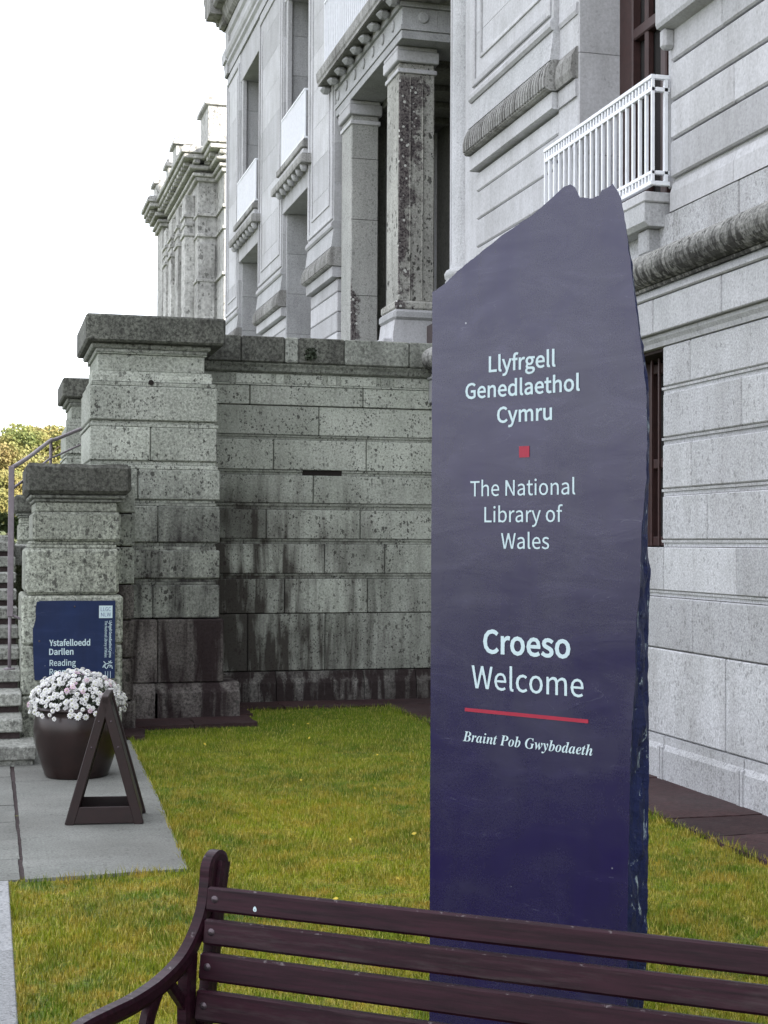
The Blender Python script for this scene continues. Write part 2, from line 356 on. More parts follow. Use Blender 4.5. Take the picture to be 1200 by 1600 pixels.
def cbox(x0, x1, y0, y1, z0, z1, b=0.006):
    """chamfered box: verts, faces"""
    b = min(b, (x1 - x0) * .45, (y1 - y0) * .45, (z1 - z0) * .45)
    X = (x0, x1); Y = (y0, y1); Z = (z0, z1); V = []; idx = {}
    for i in (0, 1):
        for j in (0, 1):
            for k in (0, 1):
                sx = b if i == 0 else -b; sy = b if j == 0 else -b; sz = b if k == 0 else -b
                for ax in range(3):
                    p = [X[i] + (0 if ax == 0 else sx), Y[j] + (0 if ax == 1 else sy), Z[k] + (0 if ax == 2 else sz)]
                    idx[(i, j, k, ax)] = len(V); V.append(p)
    F = []
    for i in (0, 1):
        F.append([idx[(i, 0, 0, 0)], idx[(i, 1, 0, 0)], idx[(i, 1, 1, 0)], idx[(i, 0, 1, 0)]])
        F.append([idx[(0, i, 0, 1)], idx[(1, i, 0, 1)], idx[(1, i, 1, 1)], idx[(0, i, 1, 1)]])
        F.append([idx[(0, 0, i, 2)], idx[(1, 0, i, 2)], idx[(1, 1, i, 2)], idx[(0, 1, i, 2)]])
    for i in (0, 1):
        for j in (0, 1):
            F.append([idx[(i, j, 0, 0)], idx[(i, j, 1, 0)], idx[(i, j, 1, 1)], idx[(i, j, 0, 1)]])
            F.append([idx[(i, 0, j, 0)], idx[(i, 1, j, 0)], idx[(i, 1, j, 2)], idx[(i, 0, j, 2)]])
            F.append([idx[(0, i, j, 1)], idx[(1, i, j, 1)], idx[(1, i, j, 2)], idx[(0, i, j, 2)]])
            for k in (0, 1): F.append([idx[(i, j, k, 0)], idx[(i, j, k, 1)], idx[(i, j, k, 2)]])
    return V, F

def box(name, x0, x1, y0, y1, z0, z1, m, parent=None, b=0.006, **kw):
    V, F = cbox(x0, x1, y0, y1, z0, z1, b); return add(name, V, F, m, parent, **kw)

def merge(parts):
    V = []; F = []
    for v, f in parts:
        o = len(V); V += list(v); F += [[i + o for i in q] for q in f]
    return V, F

def extr(profile, axis, a0, a1):
    """axis 'y': profile (x,z) along y; axis 'x': profile (y,z) along x; axis 'z': profile (x,y) along z"""
    n = len(profile); V = []
    for a in (a0, a1):
        for p, q in profile:
            V.append((p, a, q) if axis == 'y' else ((a, p, q) if axis == 'x' else (p, q, a)))
    F = [list(range(n)), list(range(2 * n - 1, n - 1, -1))]
    for i in range(n): j = (i + 1) % n; F.append([i, j, n + j, n + i])
    return V, F

def prism(name, profile, axis, a0, a1, m, parent=None, **kw):
    V, F = extr(profile, axis, a0, a1); return add(name, V, F, m, parent, **kw)

def lathe(profile, cx, cy, seg=32, a0=0.0, a1=2 * math.pi):
    V = []; F = []; full = abs(a1 - a0 - 2 * math.pi) < 1e-6; ns = seg if full else seg + 1
    for r, z in profile:
        for s in range(ns):
            a = a0 + (a1 - a0) * s / seg; V.append((cx + r * math.cos(a), cy + r * math.sin(a), z))
    for k in range(len(profile) - 1):
        for s in range(seg):
            t = (s + 1) % ns if full else s + 1
            F.append([k * ns + s, k * ns + t, (k + 1) * ns + t, (k + 1) * ns + s])
    return V, F

def tube(pts, r, seg=8, flat=None):
    """swept tube through pts; r float or list"""
    V = []; F = []; n = len(pts); pts = [Vector(p) for p in pts]
    up0 = Vector((0, 0, 1))
    for i, p in enumerate(pts):
        d = (pts[min(i + 1, n - 1)] - pts[max(i - 1, 0)]).normalized()
        ref = up0 if abs(d.z) < 0.95 else Vector((1, 0, 0))
        a = d.cross(ref).normalized(); c = a.cross(d)
        rr = r[i] if isinstance(r, (list, tuple)) else r
        for s in range(seg):
            t = 2 * math.pi * s / seg; V.append(p + a * math.cos(t) * rr + c * math.sin(t) * rr)
    for i in range(n - 1):
        for s in range(seg):
            t = (s + 1) % seg; F.append([i * seg + s, i * seg + t, (i + 1) * seg + t, (i + 1) * seg + s])
    F.append(list(range(seg))); F.append(list(range(n * seg - 1, (n - 1) * seg - 1, -1)))
    return V, F

class Wall:
    """courses of separate stones on a plane: side 'x' faces -X and runs along Y, side 'y' faces -Y and runs along X"""
    def __init__(s, parent, side, face, depth=0.16): s.p, s.side, s.f, s.d = parent, side, face, depth
    def bx(s, name, a0, a1, z0, z1, m, off=0.0, depth=None, b=0.006, **kw):
        d = depth or s.d
        if s.side == 'x': return box(name, s.f + off, s.f + off + d, a0, a1, z0, z1, m, s.p, b, **kw)
        return box(name, a0, a1, s.f + off, s.f + off + d, z0, z1, m, s.p, b, **kw)
    def pr(s, name, prof, a0, a1, m, **kw):
        """prof: (offset out of the face is negative, z)"""
        return prism(name, [(s.f + o, z) for o, z in prof], 'y' if s.side == 'x' else 'x', a0, a1, m, s.p, **kw)
    def course(s, z0, z1, a0, a1, joints, m, name='stone_block', gap=0.009, b=0.006, off=0.0, holes=()):
        cuts = [a0] + sorted(j for j in joints if a0 + .05 < j < a1 - .05) + [a1]
        for i in range(len(cuts) - 1):
            l, r = cuts[i] + gap / 2, cuts[i + 1] - gap / 2
            segs = [(l, r)]
            for h0, h1 in holes:
                segs = [q for a, c in segs for q in ((a, min(c, h0)), (max(a, h1), c)) if q[1] - q[0] > 0.04]
            for a, c in segs: s.bx(name, a, c, z0 + .002, z1 - .002, m, off + random.uniform(-.002, .002), b=b)
    def band(s, z0, z1, a0, a1, m, name='recessed_band', holes=()):
        zm = z0 + (z1 - z0) * 0.55; segs = [(a0, a1)]
        for h0, h1 in holes: segs = [q for a, c in segs for q in ((a, min(c, h0)), (max(a, h1), c)) if q[1] - q[0] > 0.04]
        for a, c in segs:
            s.pr(name, [(.030, z0), (.030, zm), (.015, zm + .003), (.012, z1), (s.d, z1), (s.d, z0)], a, c, m)

# ================================================================ GROUND
def sheet(name, x0, x1, y0, y1, z, m, kind='structure', nx=1, ny=1, label=None, amp=0.0):
    V = [(x0 + (x1 - x0) * i / nx, y0 + (y1 - y0) * j / ny,
          z + (amp * mnoise.noise(Vector((i * .35, j * .35, 3.1))) if amp else 0)) for j in range(ny + 1) for i in range(nx + 1)]
    F = [[j * (nx + 1) + i, j * (nx + 1) + i + 1, (j + 1) * (nx + 1) + i + 1, (j + 1) * (nx + 1) + i] for j in range(ny) for i in range(nx)]
    o = add(name, V, F, m); o['kind'] = kind
    if label: o['label'] = label
    return o
sheet('ground', -1500, 1500, -1500, 1500, -0.06, 'field', label='grassland reaching away to the horizon')
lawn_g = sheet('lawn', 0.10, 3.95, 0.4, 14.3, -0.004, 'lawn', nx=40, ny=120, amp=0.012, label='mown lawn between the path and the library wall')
sheet('path', -6.0, 0.045, -8.0, 10.9, -0.008, 'tarmac', label='dark path beside the edging stones')
sheet('forecourt', -6.0, 4.4, -8.0, 0.4, -0.012, 'tarmac', label='dark tarmac in front of the lawn')

# edging stones: each a piece
edging = empty('edging', (0.08, 3, 0), 'line of pale edging stones between path and lawn', None); edging['kind'] = 'structure'
yy = 7.135
for L in (1.21, 0.92, 0.92, 0.92, 0.92, 0.92, 0.92):
    box('edging_stone', 0.045, 0.118, yy - L + .005, yy, -0.06, 0.014, 'kerb', edging, 0.004); yy -= L

# paving slabs
paving = empty('paving', (0.3, 9, 0), 'pale concrete slabs at the foot of the steps', None); paving['kind'] = 'structure'
def slab_poly(pts, z0, z1, m='slab', seedn=0, rough=0.006):
    P2 = []
    n = len(pts)
    for i in range(n):
        a, b_ = Vector(pts[i]), Vector(pts[(i + 1) % n]); L = (b_ - a).length; k = max(1, int(L / 0.09))
        for j in range(k):
            p = a.lerp(b_, j / k); w = mnoise.noise(Vector((p.x * 9, p.y * 9, seedn))) * rough
            P2.append((p.x + w, p.y + w))
    return extr(P2, 'z', z0, z1)
V, F = slab_poly([(0.192, 7.14), (0.965, 7.19), (1.055, 9.30), (1.075, 10.06), (0.205, 10.05)], -0.05, 0.014, seedn=1); add('paving_slab', V, F, 'slab', paving)
V, F = slab_poly([(0.205, 10.063), (1.075, 10.073), (1.13, 11.95), (0.215, 11.95)], -0.05, 0.013, seedn=2); add('paving_slab', V, F, 'slab', paving)
ys = [7.15, 7.62, 8.10, 8.63, 9.17, 9.72, 10.28, 10.9]
for i in range(len(ys) - 1):
    xx = 0.178 if i else 0.17
    for L in (0.6, 0.9, 0.6, 0.9, 0.9):
        V, F = slab_poly([(xx - L + .008, ys[i] + .008), (xx, ys[i] + .008), (xx, ys[i + 1]), (xx - L + .008, ys[i + 1])], -0.05, 0.011 + random.uniform(-.002, .002), seedn=i + xx, rough=0.004)
        add('paving_slab', V, F, 'slab', paving); xx -= L
box('joint_bed', -3.8, .985, 7.2, 11.9, -0.07, 0.003, 'mortar', paving, 0.003)

# flagstone apron along the walls
apron = empty('flagstone_apron', (4, 9, 0), 'dark flagstones laid along the foot of the walls', None); apron['kind'] = 'structure'
yy = 13.9; k = 0
while yy > 1.0:
    L = random.uniform(0.42, 0.75)
    x_in = 3.80 + random.uniform(-.02, .02)
    V, F = slab_poly([(x_in, yy - L), (4.44, yy - L), (4.44, yy - .008), (x_in + random.uniform(-.01, .01), yy - .008)], -0.05, 0.022 + random.uniform(-.003, .003), seedn=k, rough=0.022)
    add('flagstone', V, F, 'flag', apron); yy -= L; k += 1
xx = 2.1
while xx < 3.75:
    L = random.uniform(0.5, 0.8)
    V, F = slab_poly([(xx, 13.92 + random.uniform(-.03, .03)), (min(xx + L, 3.79) - .008, 13.92), (min(xx + L, 3.79) - .008, 14.46), (xx, 14.46)], -0.05, 0.024 + random.uniform(-.003, .003), seedn=xx, rough=0.03)
    add('flagstone', V, F, 'flag', apron); xx += L
V, F = slab_poly([(3.79, 13.91), (4.44, 13.91), (4.44, 14.46), (3.79, 14.46)], -0.05, 0.02, seedn=55, rough=0.03); add('flagstone', V, F, 'flag', apron)
for (a, c, y0, y1) in ((1.27, 1.75, 12.66, 13.3), (1.76, 2.29, 12.66, 13.3), (1.06, 1.262, 12.0, 12.9), (2.0, 2.36, 13.3, 13.9)):
    V, F = slab_poly([(a, y0), (c, y0 + .03), (c + .02, y1), (a, y1)], -0.05, 0.035 + random.uniform(-.004, .004), seedn=a, rough=0.05); add('flagstone', V, F, 'flag', apron)

# ================================================================ LIBRARY BUILDING
lib = empty('library_building', (6, 12, 0), 'tall pale stone library wing with pillared porch and white balconies behind the blue sign', 'building')
FX = 4.45
W = Wall(lib, 'x', FX)
OPN = (9.19, 10.70)                                  # ground floor window
W.pr('plinth_core', [(0.02, -0.05), (0.02, 0.3), (0.3, 0.3), (0.3, -0.05)], 1.0, 14.5, 'mortar')
for a, c in ((1.2, 2.4), (2.4, 3.6), (3.6, 4.7), (4.7, 5.8), (5.8, 6.93), (6.93, 8.05), (8.05, 9.14), (9.14, 10.3), (10.3, 11.5), (11.5, 12.7), (12.7, 14.48)):
    V, F = extr([(FX - .035, -.03), (FX - .035, .215), (FX - .012, .25), (FX - .012, .305), (FX + .1, .305), (FX + .1, -.03)], 'y', a + .006, c - .006)
    V2, F2 = extr([(FX - .045, 0.0), (FX - .045, .235), (FX - .03, .245), (FX - .03, 0.0)], 'y', a + .005, a + .035)
    V3, F3 = extr([(FX - .045, 0.0), (FX - .045, .235), (FX - .03, .245), (FX - .03, 0.0)], 'y', c - .035, c - .005)
    V, F = merge([(V, F), (V2, F2), (V3, F3)])
    add('plinth_stone', V, F, 'granite', lib)
LO, HI = 1.0, 14.48
def js(*a): return list(a) + [2.4 + a[0] % .7, 3.7 + a[0] % .6]
W.course(0.31, 0.89, LO, HI, js(8.31, 6.75, 5.3, 9.95, 11.4, 12.9), 'granite', gap=.014, b=.008)
W.course(0.893, 1.243, LO, HI, js(8.75, 7.3, 6.0, 10.2, 11.7, 13.1), 'granite', gap=.012, b=.008)
W.band(1.245, 1.286, LO, HI, 'granite')
W.course(1.287, 1.583, LO, HI, js(9.18, 8.17, 7.05, 6.0, 10.6, 12.1, 13.4), 'granite')
H = (OPN,)
zc = [(1.632, 1.930, (8.55, 7.2, 6.0, 12.0, 13.3)), (1.978, 2.280, (8.77, 7.3, 6.2, 11.6, 13.0)), (2.328, 2.628, (8.11, 6.9, 5.9, 12.1, 13.4)), (2.674, 2.950, (8.79, 7.5, 6.3, 11.5, 13.0))]
zprev = 1.583
for z0, z1, jj in zc:
    W.band(zprev + .002, z0 - .001, LO, HI, 'granite', holes=((OPN[0] + .04 if z0 < 2.9 else 0, OPN[1] - .04),))
    W.course(z0, z1, LO, HI, js(*jj), 'granite', holes=H, b=.008)
    zprev = z1
W.pr('string_moulding', [(.02, 2.952), (-.005, 2.955), (-.012, 2.985), (-.03, 3.01), (-.03, 3.035), (.15, 3.035), (.15, 2.952)], LO, 8.62, 'facade')
W.pr('string_moulding', [(.02, 2.952), (-.005, 2.955), (-.012, 2.985), (-.03, 3.01), (-.03, 3.035), (.15, 3.035), (.15, 2.952)], 8.625, 14.48, 'facade')
W.course(3.037, 3.274, LO, HI, js(9.2, 8.23, 7.0, 5.9, 10.5, 11.8, 13.1), 'facade', off=-.07, name='lintel_stone')
W.pr('fillet', [(-.075, 3.276), (-.085, 3.285), (-.085, 3.30), (-.05, 3.305), (-.05, 3.345), (.1, 3.345), (.1, 3.276)], LO, 9.62, 'facade')
W.pr('fillet', [(-.075, 3.276), (-.085, 3.285), (-.085, 3.30), (-.05, 3.305), (-.05, 3.345), (.1, 3.345), (.1, 3.276)], 9.625, 14.48, 'facade')
tor = [(.12, 3.347), (-.075, 3.347), (-.085, 3.365)]
for t in range(11):
    a = -math.pi / 2 + math.pi * t / 10; tor.append((-.05 - .125 * math.cos(a), 3.485 + .12 * math.sin(a)))
tor += [(0.0, 3.607), (.12, 3.607)]
ty = [1.0, 2.6, 4.2, 5.5, 6.75, 8.05, 9.35, 10.7, 12.0, 13.2, 14.48]
for i in range(len(ty) - 1): W.pr('torus_moulding', tor, ty[i] + .002, ty[i + 1] - .002, 'torus')
W.course(3.609, 3.848, LO, HI, js(9.03, 8.14, 6.9, 5.7, 10.6, 12.0, 13.3), 'granite')
for a, c in ((1.0, 3.0), (3.0, 5.2), (5.2, 6.8), (6.8, 8.2), (8.2, 9.08)):
    W.pr('sill_course', [(-.004, 3.85), (.0, 3.98), (.02, 4.045), (.15, 4.045), (.15, 3.85)], a + .002, c - .002, 'upper')
# rusticated upper wall right of the near window
zj = [4.048, 4.072, 4.336, 4.601, 4.866, 5.131, 5.396, 5.661, 5.926, 6.19, 6.455, 6.72]
for i in range(1, len(zj) - 1):
    W.course(zj[i] + .006, zj[i + 1] - .006, LO, 9.08, js(*[(8.35, 6.4), (7.6, 5.6), (8.2, 6.7), (7.3, 5.9)][i % 4]), 'upper', gap=.0015, b=.012, name='rusticated_stone')
W.bx('wall_face', LO, 9.08, 6.72, 13.2, 'upper', off=.0, depth=.3)
W.pr('hood_moulding', [(0, 5.075), (-.09, 5.095), (-.10, 5.12), (-.10, 5.30), (-.03, 5.36), (.02, 5.36), (.02, 5.075)], LO, 9.10, 'upper')
W.bx('window_architrave', 9.085, 9.17, 4.03, 7.6, 'upper', off=.03, depth=.20)
W.bx('scroll_bracket', 9.02, 9.10, 4.95, 5.09, 'upper', off=-.075, depth=.09, b=.02)
# solid mass behind the faces
MX = FX + .036
def mass(x0, x1, y0, y1, z0, z1, m='mortar', name='wall_core'): return box(name, x0, x1, y0, y1, z0, z1, m, lib, 0.001)
mass(MX, 5.6, LO, OPN[0] + .045, -.1, 3.9); mass(MX, 5.6, OPN[1] - .045, 14.9, -.1, 3.9)
mass(MX, 5.6, OPN[0] + .045, OPN[1] - .045, -.1, 1.58); mass(MX, 5.6, OPN[0] + .045, OPN[1] - .045, 2.93, 3.9)
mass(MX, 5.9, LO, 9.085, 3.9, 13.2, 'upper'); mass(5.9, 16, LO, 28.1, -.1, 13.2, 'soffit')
box('wall_face', FX, 16, -26, LO, -.1, 13.2, 'upper', lib, .01)  # unseen stretch run on behind the camera to keep the foreground shaded
# ground floor window
gw = box('window', FX + .30, FX + .34, OPN[0] + .045, OPN[1] - .045, 1.585, 2.93, 'glass', lib, .002)
for a, c in ((OPN[0] + .045, OPN[0] + .13), (OPN[1] - .13, OPN[1] - .045), (9.86, 9.98)):
    box('frame', FX + .24, FX + .31, a, c, 1.585, 2.93, 'brown_frame', gw, .006)
for z in (1.587, 2.15, 2.84): box('frame', FX + .245, FX + .312, OPN[0] + .13, OPN[1] - .13, z, z + .07, 'brown_frame', gw, .006)
box('security_bars', FX + .14, FX + .155, 9.3, 9.31, 1.59, 2.92, 'brown_frame', gw, .002)
bars = [cbox(FX + .14, FX + .158, y, y + .018, 1.59, 2.92, .003) for y in np.arange(9.42, 10.6, .12)]
V, F = merge(bars); add('security_bars', V, F, 'brown_frame', gw)

# ---- pilaster bays of the upper facade
def pilaster(y0, y1, ztop=10.55, near_return=True, low=3.6):
    """projecting panelled pier between y0 (near) and y1 (far)"""
    x = FX
    for i, z in enumerate(np.arange(low, 5.08, .265)):
        box('rusticated_stone', x, x + .3, y0, y1, z + .004, min(z + .261, 5.10), 'upper', lib, .012)
    def pr(nm, prof, m, e=0.0): return prism(nm, [(x + o, z) for o, z in prof], 'y', y0 - e, y1, m, lib)
    pr('fillet', [(-.055, 5.118), (-.07, 5.125), (-.07, 5.255), (.1, 5.255), (.1, 5.118)], 'upper', .03)
    pr('pulvinated_band', [(-.10, 5.262), (-.125, 5.275), (-.13, 5.33), (-.12, 5.42), (-.09, 5.49), (-.07, 5.515), (.1, 5.515), (.1, 5.262)], 'weathered', .05)
    fl = []
    for yv in np.arange(y0 - .03, y1 - .03, .062):
        fl.append(extr([(x - .145, 5.285), (x - .147, 5.36), (x - .132, 5.43), (x - .10, 5.495), (x - .09, 5.495), (x - .11, 5.285)], 'y', yv, yv + .032))
    V, F = merge(fl); o = add('fluting', V, F, 'weathered', lib); o['kind'] = 'stuff'
    pr('sloping_course', [(-.085, 5.517), (-.06, 5.70), (-.05, 5.765), (.1, 5.765), (.1, 5.517)], 'facade', .02)
    pr('bead', [(-.065, 5.767), (-.085, 5.79), (-.085, 5.83), (-.06, 5.865), (.1, 5.865), (.1, 5.767)], 'upper', .02)
    z = 5.867; k = 0
    while z < ztop - .01:
        z2 = min(z + .52, ztop)
        box('panel_stone', x - .045, x + .3, y0, y1, z, z2 - .002, 'upper', lib, .002); z = z2; k += 1
    # raised frame of the sunk panel
    zt = ztop - .15
    for a, c, b0, b1 in ((y0 + .05, y0 + .12, 5.9, zt), (y1 - .12, y1 - .05, 5.9, zt), (y0 + .12, y1 - .12, 5.9, 5.96), (y0 + .12, y1 - .12, zt - .06, zt)):
        box('panel_frame', x - .068, x - .043, a, c, b0, b1, 'upper', lib, .008)
    for a, c, b0, b1 in ((y0 + .26, y0 + .30, 6.12, zt - .2), (y1 - .30, y1 - .26, 6.12, zt - .2), (y0 + .30, y1 - .30, 6.12, 6.16)):
        box('panel_frame', x - .060, x - .043, a, c, b0, b1, 'upper', lib, .006)
pilaster(11.10, 13.18)
box('jamb_stone', FX, FX + .30, 10.70, 11.10, 3.6, 13.2, 'upper', lib, .004)      # narrow strip beside the pilaster
for i, z in enumerate(np.arange(3.86, 7.6, .80)):
    box('reveal_stone', FX + .004, FX + .42, 10.672, 10.705, z, z + .797, 'upper', lib, .003)
prism('fillet', [(FX - .02, 5.118), (FX - .02, 5.255), (FX + .05, 5.255), (FX + .05, 5.118)], 'y', 10.70, 11.06, 'upper', lib)
prism('pulvinated_band', [(FX - .045, 5.262), (FX - .06, 5.33), (FX - .05, 5.44), (FX - .01, 5.515), (FX + .05, 5.515), (FX + .05, 5.262)], 'y', 10.70, 11.04, 'weathered', lib)
prism('bead', [(FX - .01, 5.767), (FX - .02, 5.80), (FX - .01, 5.865), (FX + .05, 5.865), (FX + .05, 5.767)], 'y', 10.70, 11.06, 'upper', lib)
mass(FX + .04, 5.9, 10.71, 14.0, 3.9, 13.2, 'upper'); mass(FX + .42, 5.9, 9.085, 10.71, 7.6, 13.2, 'upper')
# near window with brown frame, pale jamb
nw = box('window', FX + .42, FX + .45, 9.10, 10.70, 3.98, 7.6, 'glass', lib, .002)
for a, c in ((10.44, 10.69), (9.86, 9.95), (9.30, 9.36)): box('frame', FX + .345, FX + .425, a, c, 3.98, 7.6, 'brown_frame', nw, .01)
box('frame', FX + .36, FX + .42, 10.20, 10.26, 3.98, 7.6, 'brown_frame', nw, .01)
for z in (3.98, 5.50, 6.6): box('frame', FX + .35, FX + .43, 9.17, 10.44, z, z + .09, 'brown_frame', nw, .01)
box('pale_frame', FX + .30, FX + .42, 9.10, 9.30, 3.98, 7.6, 'upper', nw, .005)
# balcony ledge and railing of the near window
box('balcony_slab', 4.29, 4.53, 9.14, 11.06, 3.93, 4.0, 'upper', lib, .008)
prism('balcony_slab', [(4.30, 3.80), (4.30, 3.928), (4.56, 3.928), (4.56, 3.77), (4.33, 3.77)], 'y', 9.16, 11.05, 'facade', lib)
box('bracket', 4.36, 4.56, 9.24, 9.40, 3.60, 3.77, 'facade', lib, .012)
def railing(parent, x, y0, y1, z0, z1, nb, xw, bw=.022, name='railing', m='white_paint', double=True, coarse=False):
    h = z1 - z0
    rl = box(name, x, x + .035, y0, y1, z1 - .03, z1, m, parent, .004)
    if double:
        box('rail', x + .004, x + .031, y0, y1, z1 - .115, z1 - .085, m, rl, .003)
        box('rail', x + .004, x + .031, y0, y1, z0 + .075, z0 + .10, m, rl, .003)
    box('rail', x, x + .035, y0, y1, z0, z0 + .03, m, rl, .004)
    sp = (y1 - y0) / nb
    for i in range(nb + 1):
        yb = y0 + i * sp; w = bw * (1.7 if i in (0, nb) else 1)
        box('baluster', x + .006, x + .029, yb - w / 2 if i else yb, yb + w / 2 if i < nb else yb, z0 + .03, z1 - .03, m, rl, .002)
    if double:
        V, F = merge([cbox(x + .008, x + .026, y0 + (i + .5) * sp - .010, y0 + (i + .5) * sp + .010, zz, zz + .055, .001) for i in range(nb) for zz in (z0 + .028, z1 - .087)])
        add('small_blocks', V, F, m, rl)['kind'] = 'stuff'
    # returns to the wall
    for ye in (y0, y1 - .03):
        for zz in ((z0, z0 + .03), (z1 - .03, z1)) + (((z1 - .115, z1 - .085), (z0 + .075, z0 + .10)) if double else ()):
            box('rail', x + .035, xw, ye, ye + .03, zz[0], zz[1], m, rl, .003)
        if not coarse: box('baluster', x + .10, x + .13, ye, ye + .028, z0 + .03, z1 - .03, m, rl, .003)
    return rl
railing(lib, 4.318, 9.10, 11.10, 4.035, 4.79, 19, 4.46)
# round pillar beside the porch
V, F = lathe([(.235, 4.10), (.235, 4.18), (.215, 4.19), (.24, 4.22), (.245, 4.255), (.225, 4.29), (.19, 4.305), (.19, 4.33), (.172, 4.36), (.17, 8.9)], 4.58, 13.78, 28)
add('round_pillar', V, F, 'facade', lib, smooth=True)
box('pillar_pedestal', 4.36, 4.85, 13.5, 14.05, 3.61, 4.10, 'facade', lib, .01)
mass(FX + .0, 5.9, 13.95, 14.0, 3.9, 13.2, 'upper')

# ---- porch
def colsq(x0, x1, y0, y1, zb, zt, name, m, parent=lib):
    c = box(name, x0, x1, y0, y1, zb, zt, m, parent, .012)
    box('capital', x0 - .02, x1 + .02, y0 - .02, y1 + .02, zt - .12, zt - .07, 'upper', c, .006)
    box('capital', x0 - .04, x1 + .04, y0 - .04, y1 + .04, zt, zt + .13, 'upper', c, .01)
    box('capital', x0 - .035, x1 + .02, y0 - .03, y1 + .03, zt + .13, zt + .18, 'upper', c, .01)
    return c
ca = colsq(4.47, 4.895, 15.98, 16.50, 4.34, 7.06, 'square_pillar', 'column_lichen')
for xx_ in (4.60, 4.745): box('groove_fillet', xx_, xx_ + .012, 15.968, 15.985, 4.36, 6.9, 'column_lichen', ca, .002)
box('pillar_base', 4.42, 4.93, 15.92, 16.56, 4.24, 4.34, 'column_lichen', ca, .02)
box('pillar_base', 4.40, 4.95, 15.90, 16.58, 4.12, 4.24, 'facade', ca, .03)
prism('pedestal', [(4.40, 3.5), (4.40, 3.95), (4.42, 4.12), (4.93, 4.12), (4.95, 3.5)], 'y', 15.93, 16.56, 'upper', lib)
box('pedestal', 4.30, 5.15, 16.0, 16.5, 3.5, 3.92, 'upper', lib, .01)
box('low_wall', 4.96, 5.8, 16.0, 16.3, 3.5, 4.1, 'upper', lib, .01)
cb = colsq(4.445, 4.80, 18.12, 18.66, 3.6, 7.06, 'square_pillar', 'column_lichen_low')
for z in (4.75, 5.72, 6.5): box('groove_fillet', 4.446, 4.801, 18.117, 18.13, z, z + .006, 'dark_joint', cb, .001)
box('door_post', 4.86, 5.0, 18.5, 18.9, 3.6, 7.2, 'soffit', lib, .01)
# beam (entablature) with a return, a row of round bosses
def beam_y(z0, z1, xo, nm='beam', m='facade'):
    box(nm, xo, 4.85, 15.72 - (4.42 - xo), 18.98, z0, z1, m, lib, .004)
    box(nm, 4.85, 5.85, 15.72 - (4.42 - xo), 16.35, z0, z1, m, lib, .004)
beam_y(7.245, 7.34, 4.425); beam_y(7.342, 7.40, 4.41); beam_y(7.402, 7.60, 4.43); beam_y(7.602, 7.66, 4.40, 'bead')
for yv in np.arange(16.1, 18.9, .45):
    V, F = lathe([(.001, 0), (.065, 0), (.065, .012), (.05, .02), (.001, .022)], 0, 0, 14)
    add('round_boss', [(4.428 - z, yv + x, 7.50 + y) for x, y, z in V], F, 'facade', lib)
V, F = lathe([(.001, 0), (.065, 0), (.065, .012), (.05, .02), (.001, .022)], 0, 0, 14)
add('round_boss', [(4.68 + x, 15.73 - z, 7.50 + y) for x, y, z in V], F, 'facade', lib)
crn = prism('cornice', [(4.22, 7.70), (4.22, 7.735), (4.205, 7.76), (4.195, 7.86), (4.215, 7.90), (4.85, 7.90), (4.85, 7.662), (4.41, 7.662), (4.40, 7.70)], 'y', 15.45, 19.13, 'weathered', lib)
prism('cornice', [(15.45, 7.70), (15.44, 7.86), (15.46, 7.90), (15.8, 7.90), (15.8, 7.664), (15.70, 7.664), (15.69, 7.70)], 'x', 4.23, 5.85, 'weathered', lib)
for yv in np.arange(15.65, 19.1, .42):
    V, F = cbox(4.25, 4.40, yv, yv + .16, 7.60, 7.698, .045)
    add('modillion', V, F, 'facade', crn)
box('soffit_shade', 4.235, 4.40, 15.5, 19.08, 7.690, 7.699, 'soffit', crn, .001)  # thin dark sheet painting the shade under the cornice
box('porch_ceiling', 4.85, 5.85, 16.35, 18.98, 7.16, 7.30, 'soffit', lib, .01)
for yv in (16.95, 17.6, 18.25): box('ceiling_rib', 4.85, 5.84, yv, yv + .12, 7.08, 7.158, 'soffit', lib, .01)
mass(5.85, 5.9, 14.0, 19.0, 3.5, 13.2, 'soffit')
mass(4.9, 5.9, 15.75, 18.98, 7.92, 13.2, 'upper'); mass(4.85, 5.9, 14.0, 15.75, 7.92, 13.2, 'upper')
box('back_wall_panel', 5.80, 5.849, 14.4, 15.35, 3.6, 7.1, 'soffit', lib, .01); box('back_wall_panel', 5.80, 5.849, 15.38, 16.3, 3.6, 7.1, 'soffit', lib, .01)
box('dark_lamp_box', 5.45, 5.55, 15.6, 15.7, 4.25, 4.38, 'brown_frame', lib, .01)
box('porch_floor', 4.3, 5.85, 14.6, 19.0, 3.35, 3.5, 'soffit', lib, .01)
railing(lib, 4.26, 15.55, 18.95, 7.93, 8.78, 34, 4.9, bw=.02, double=False)

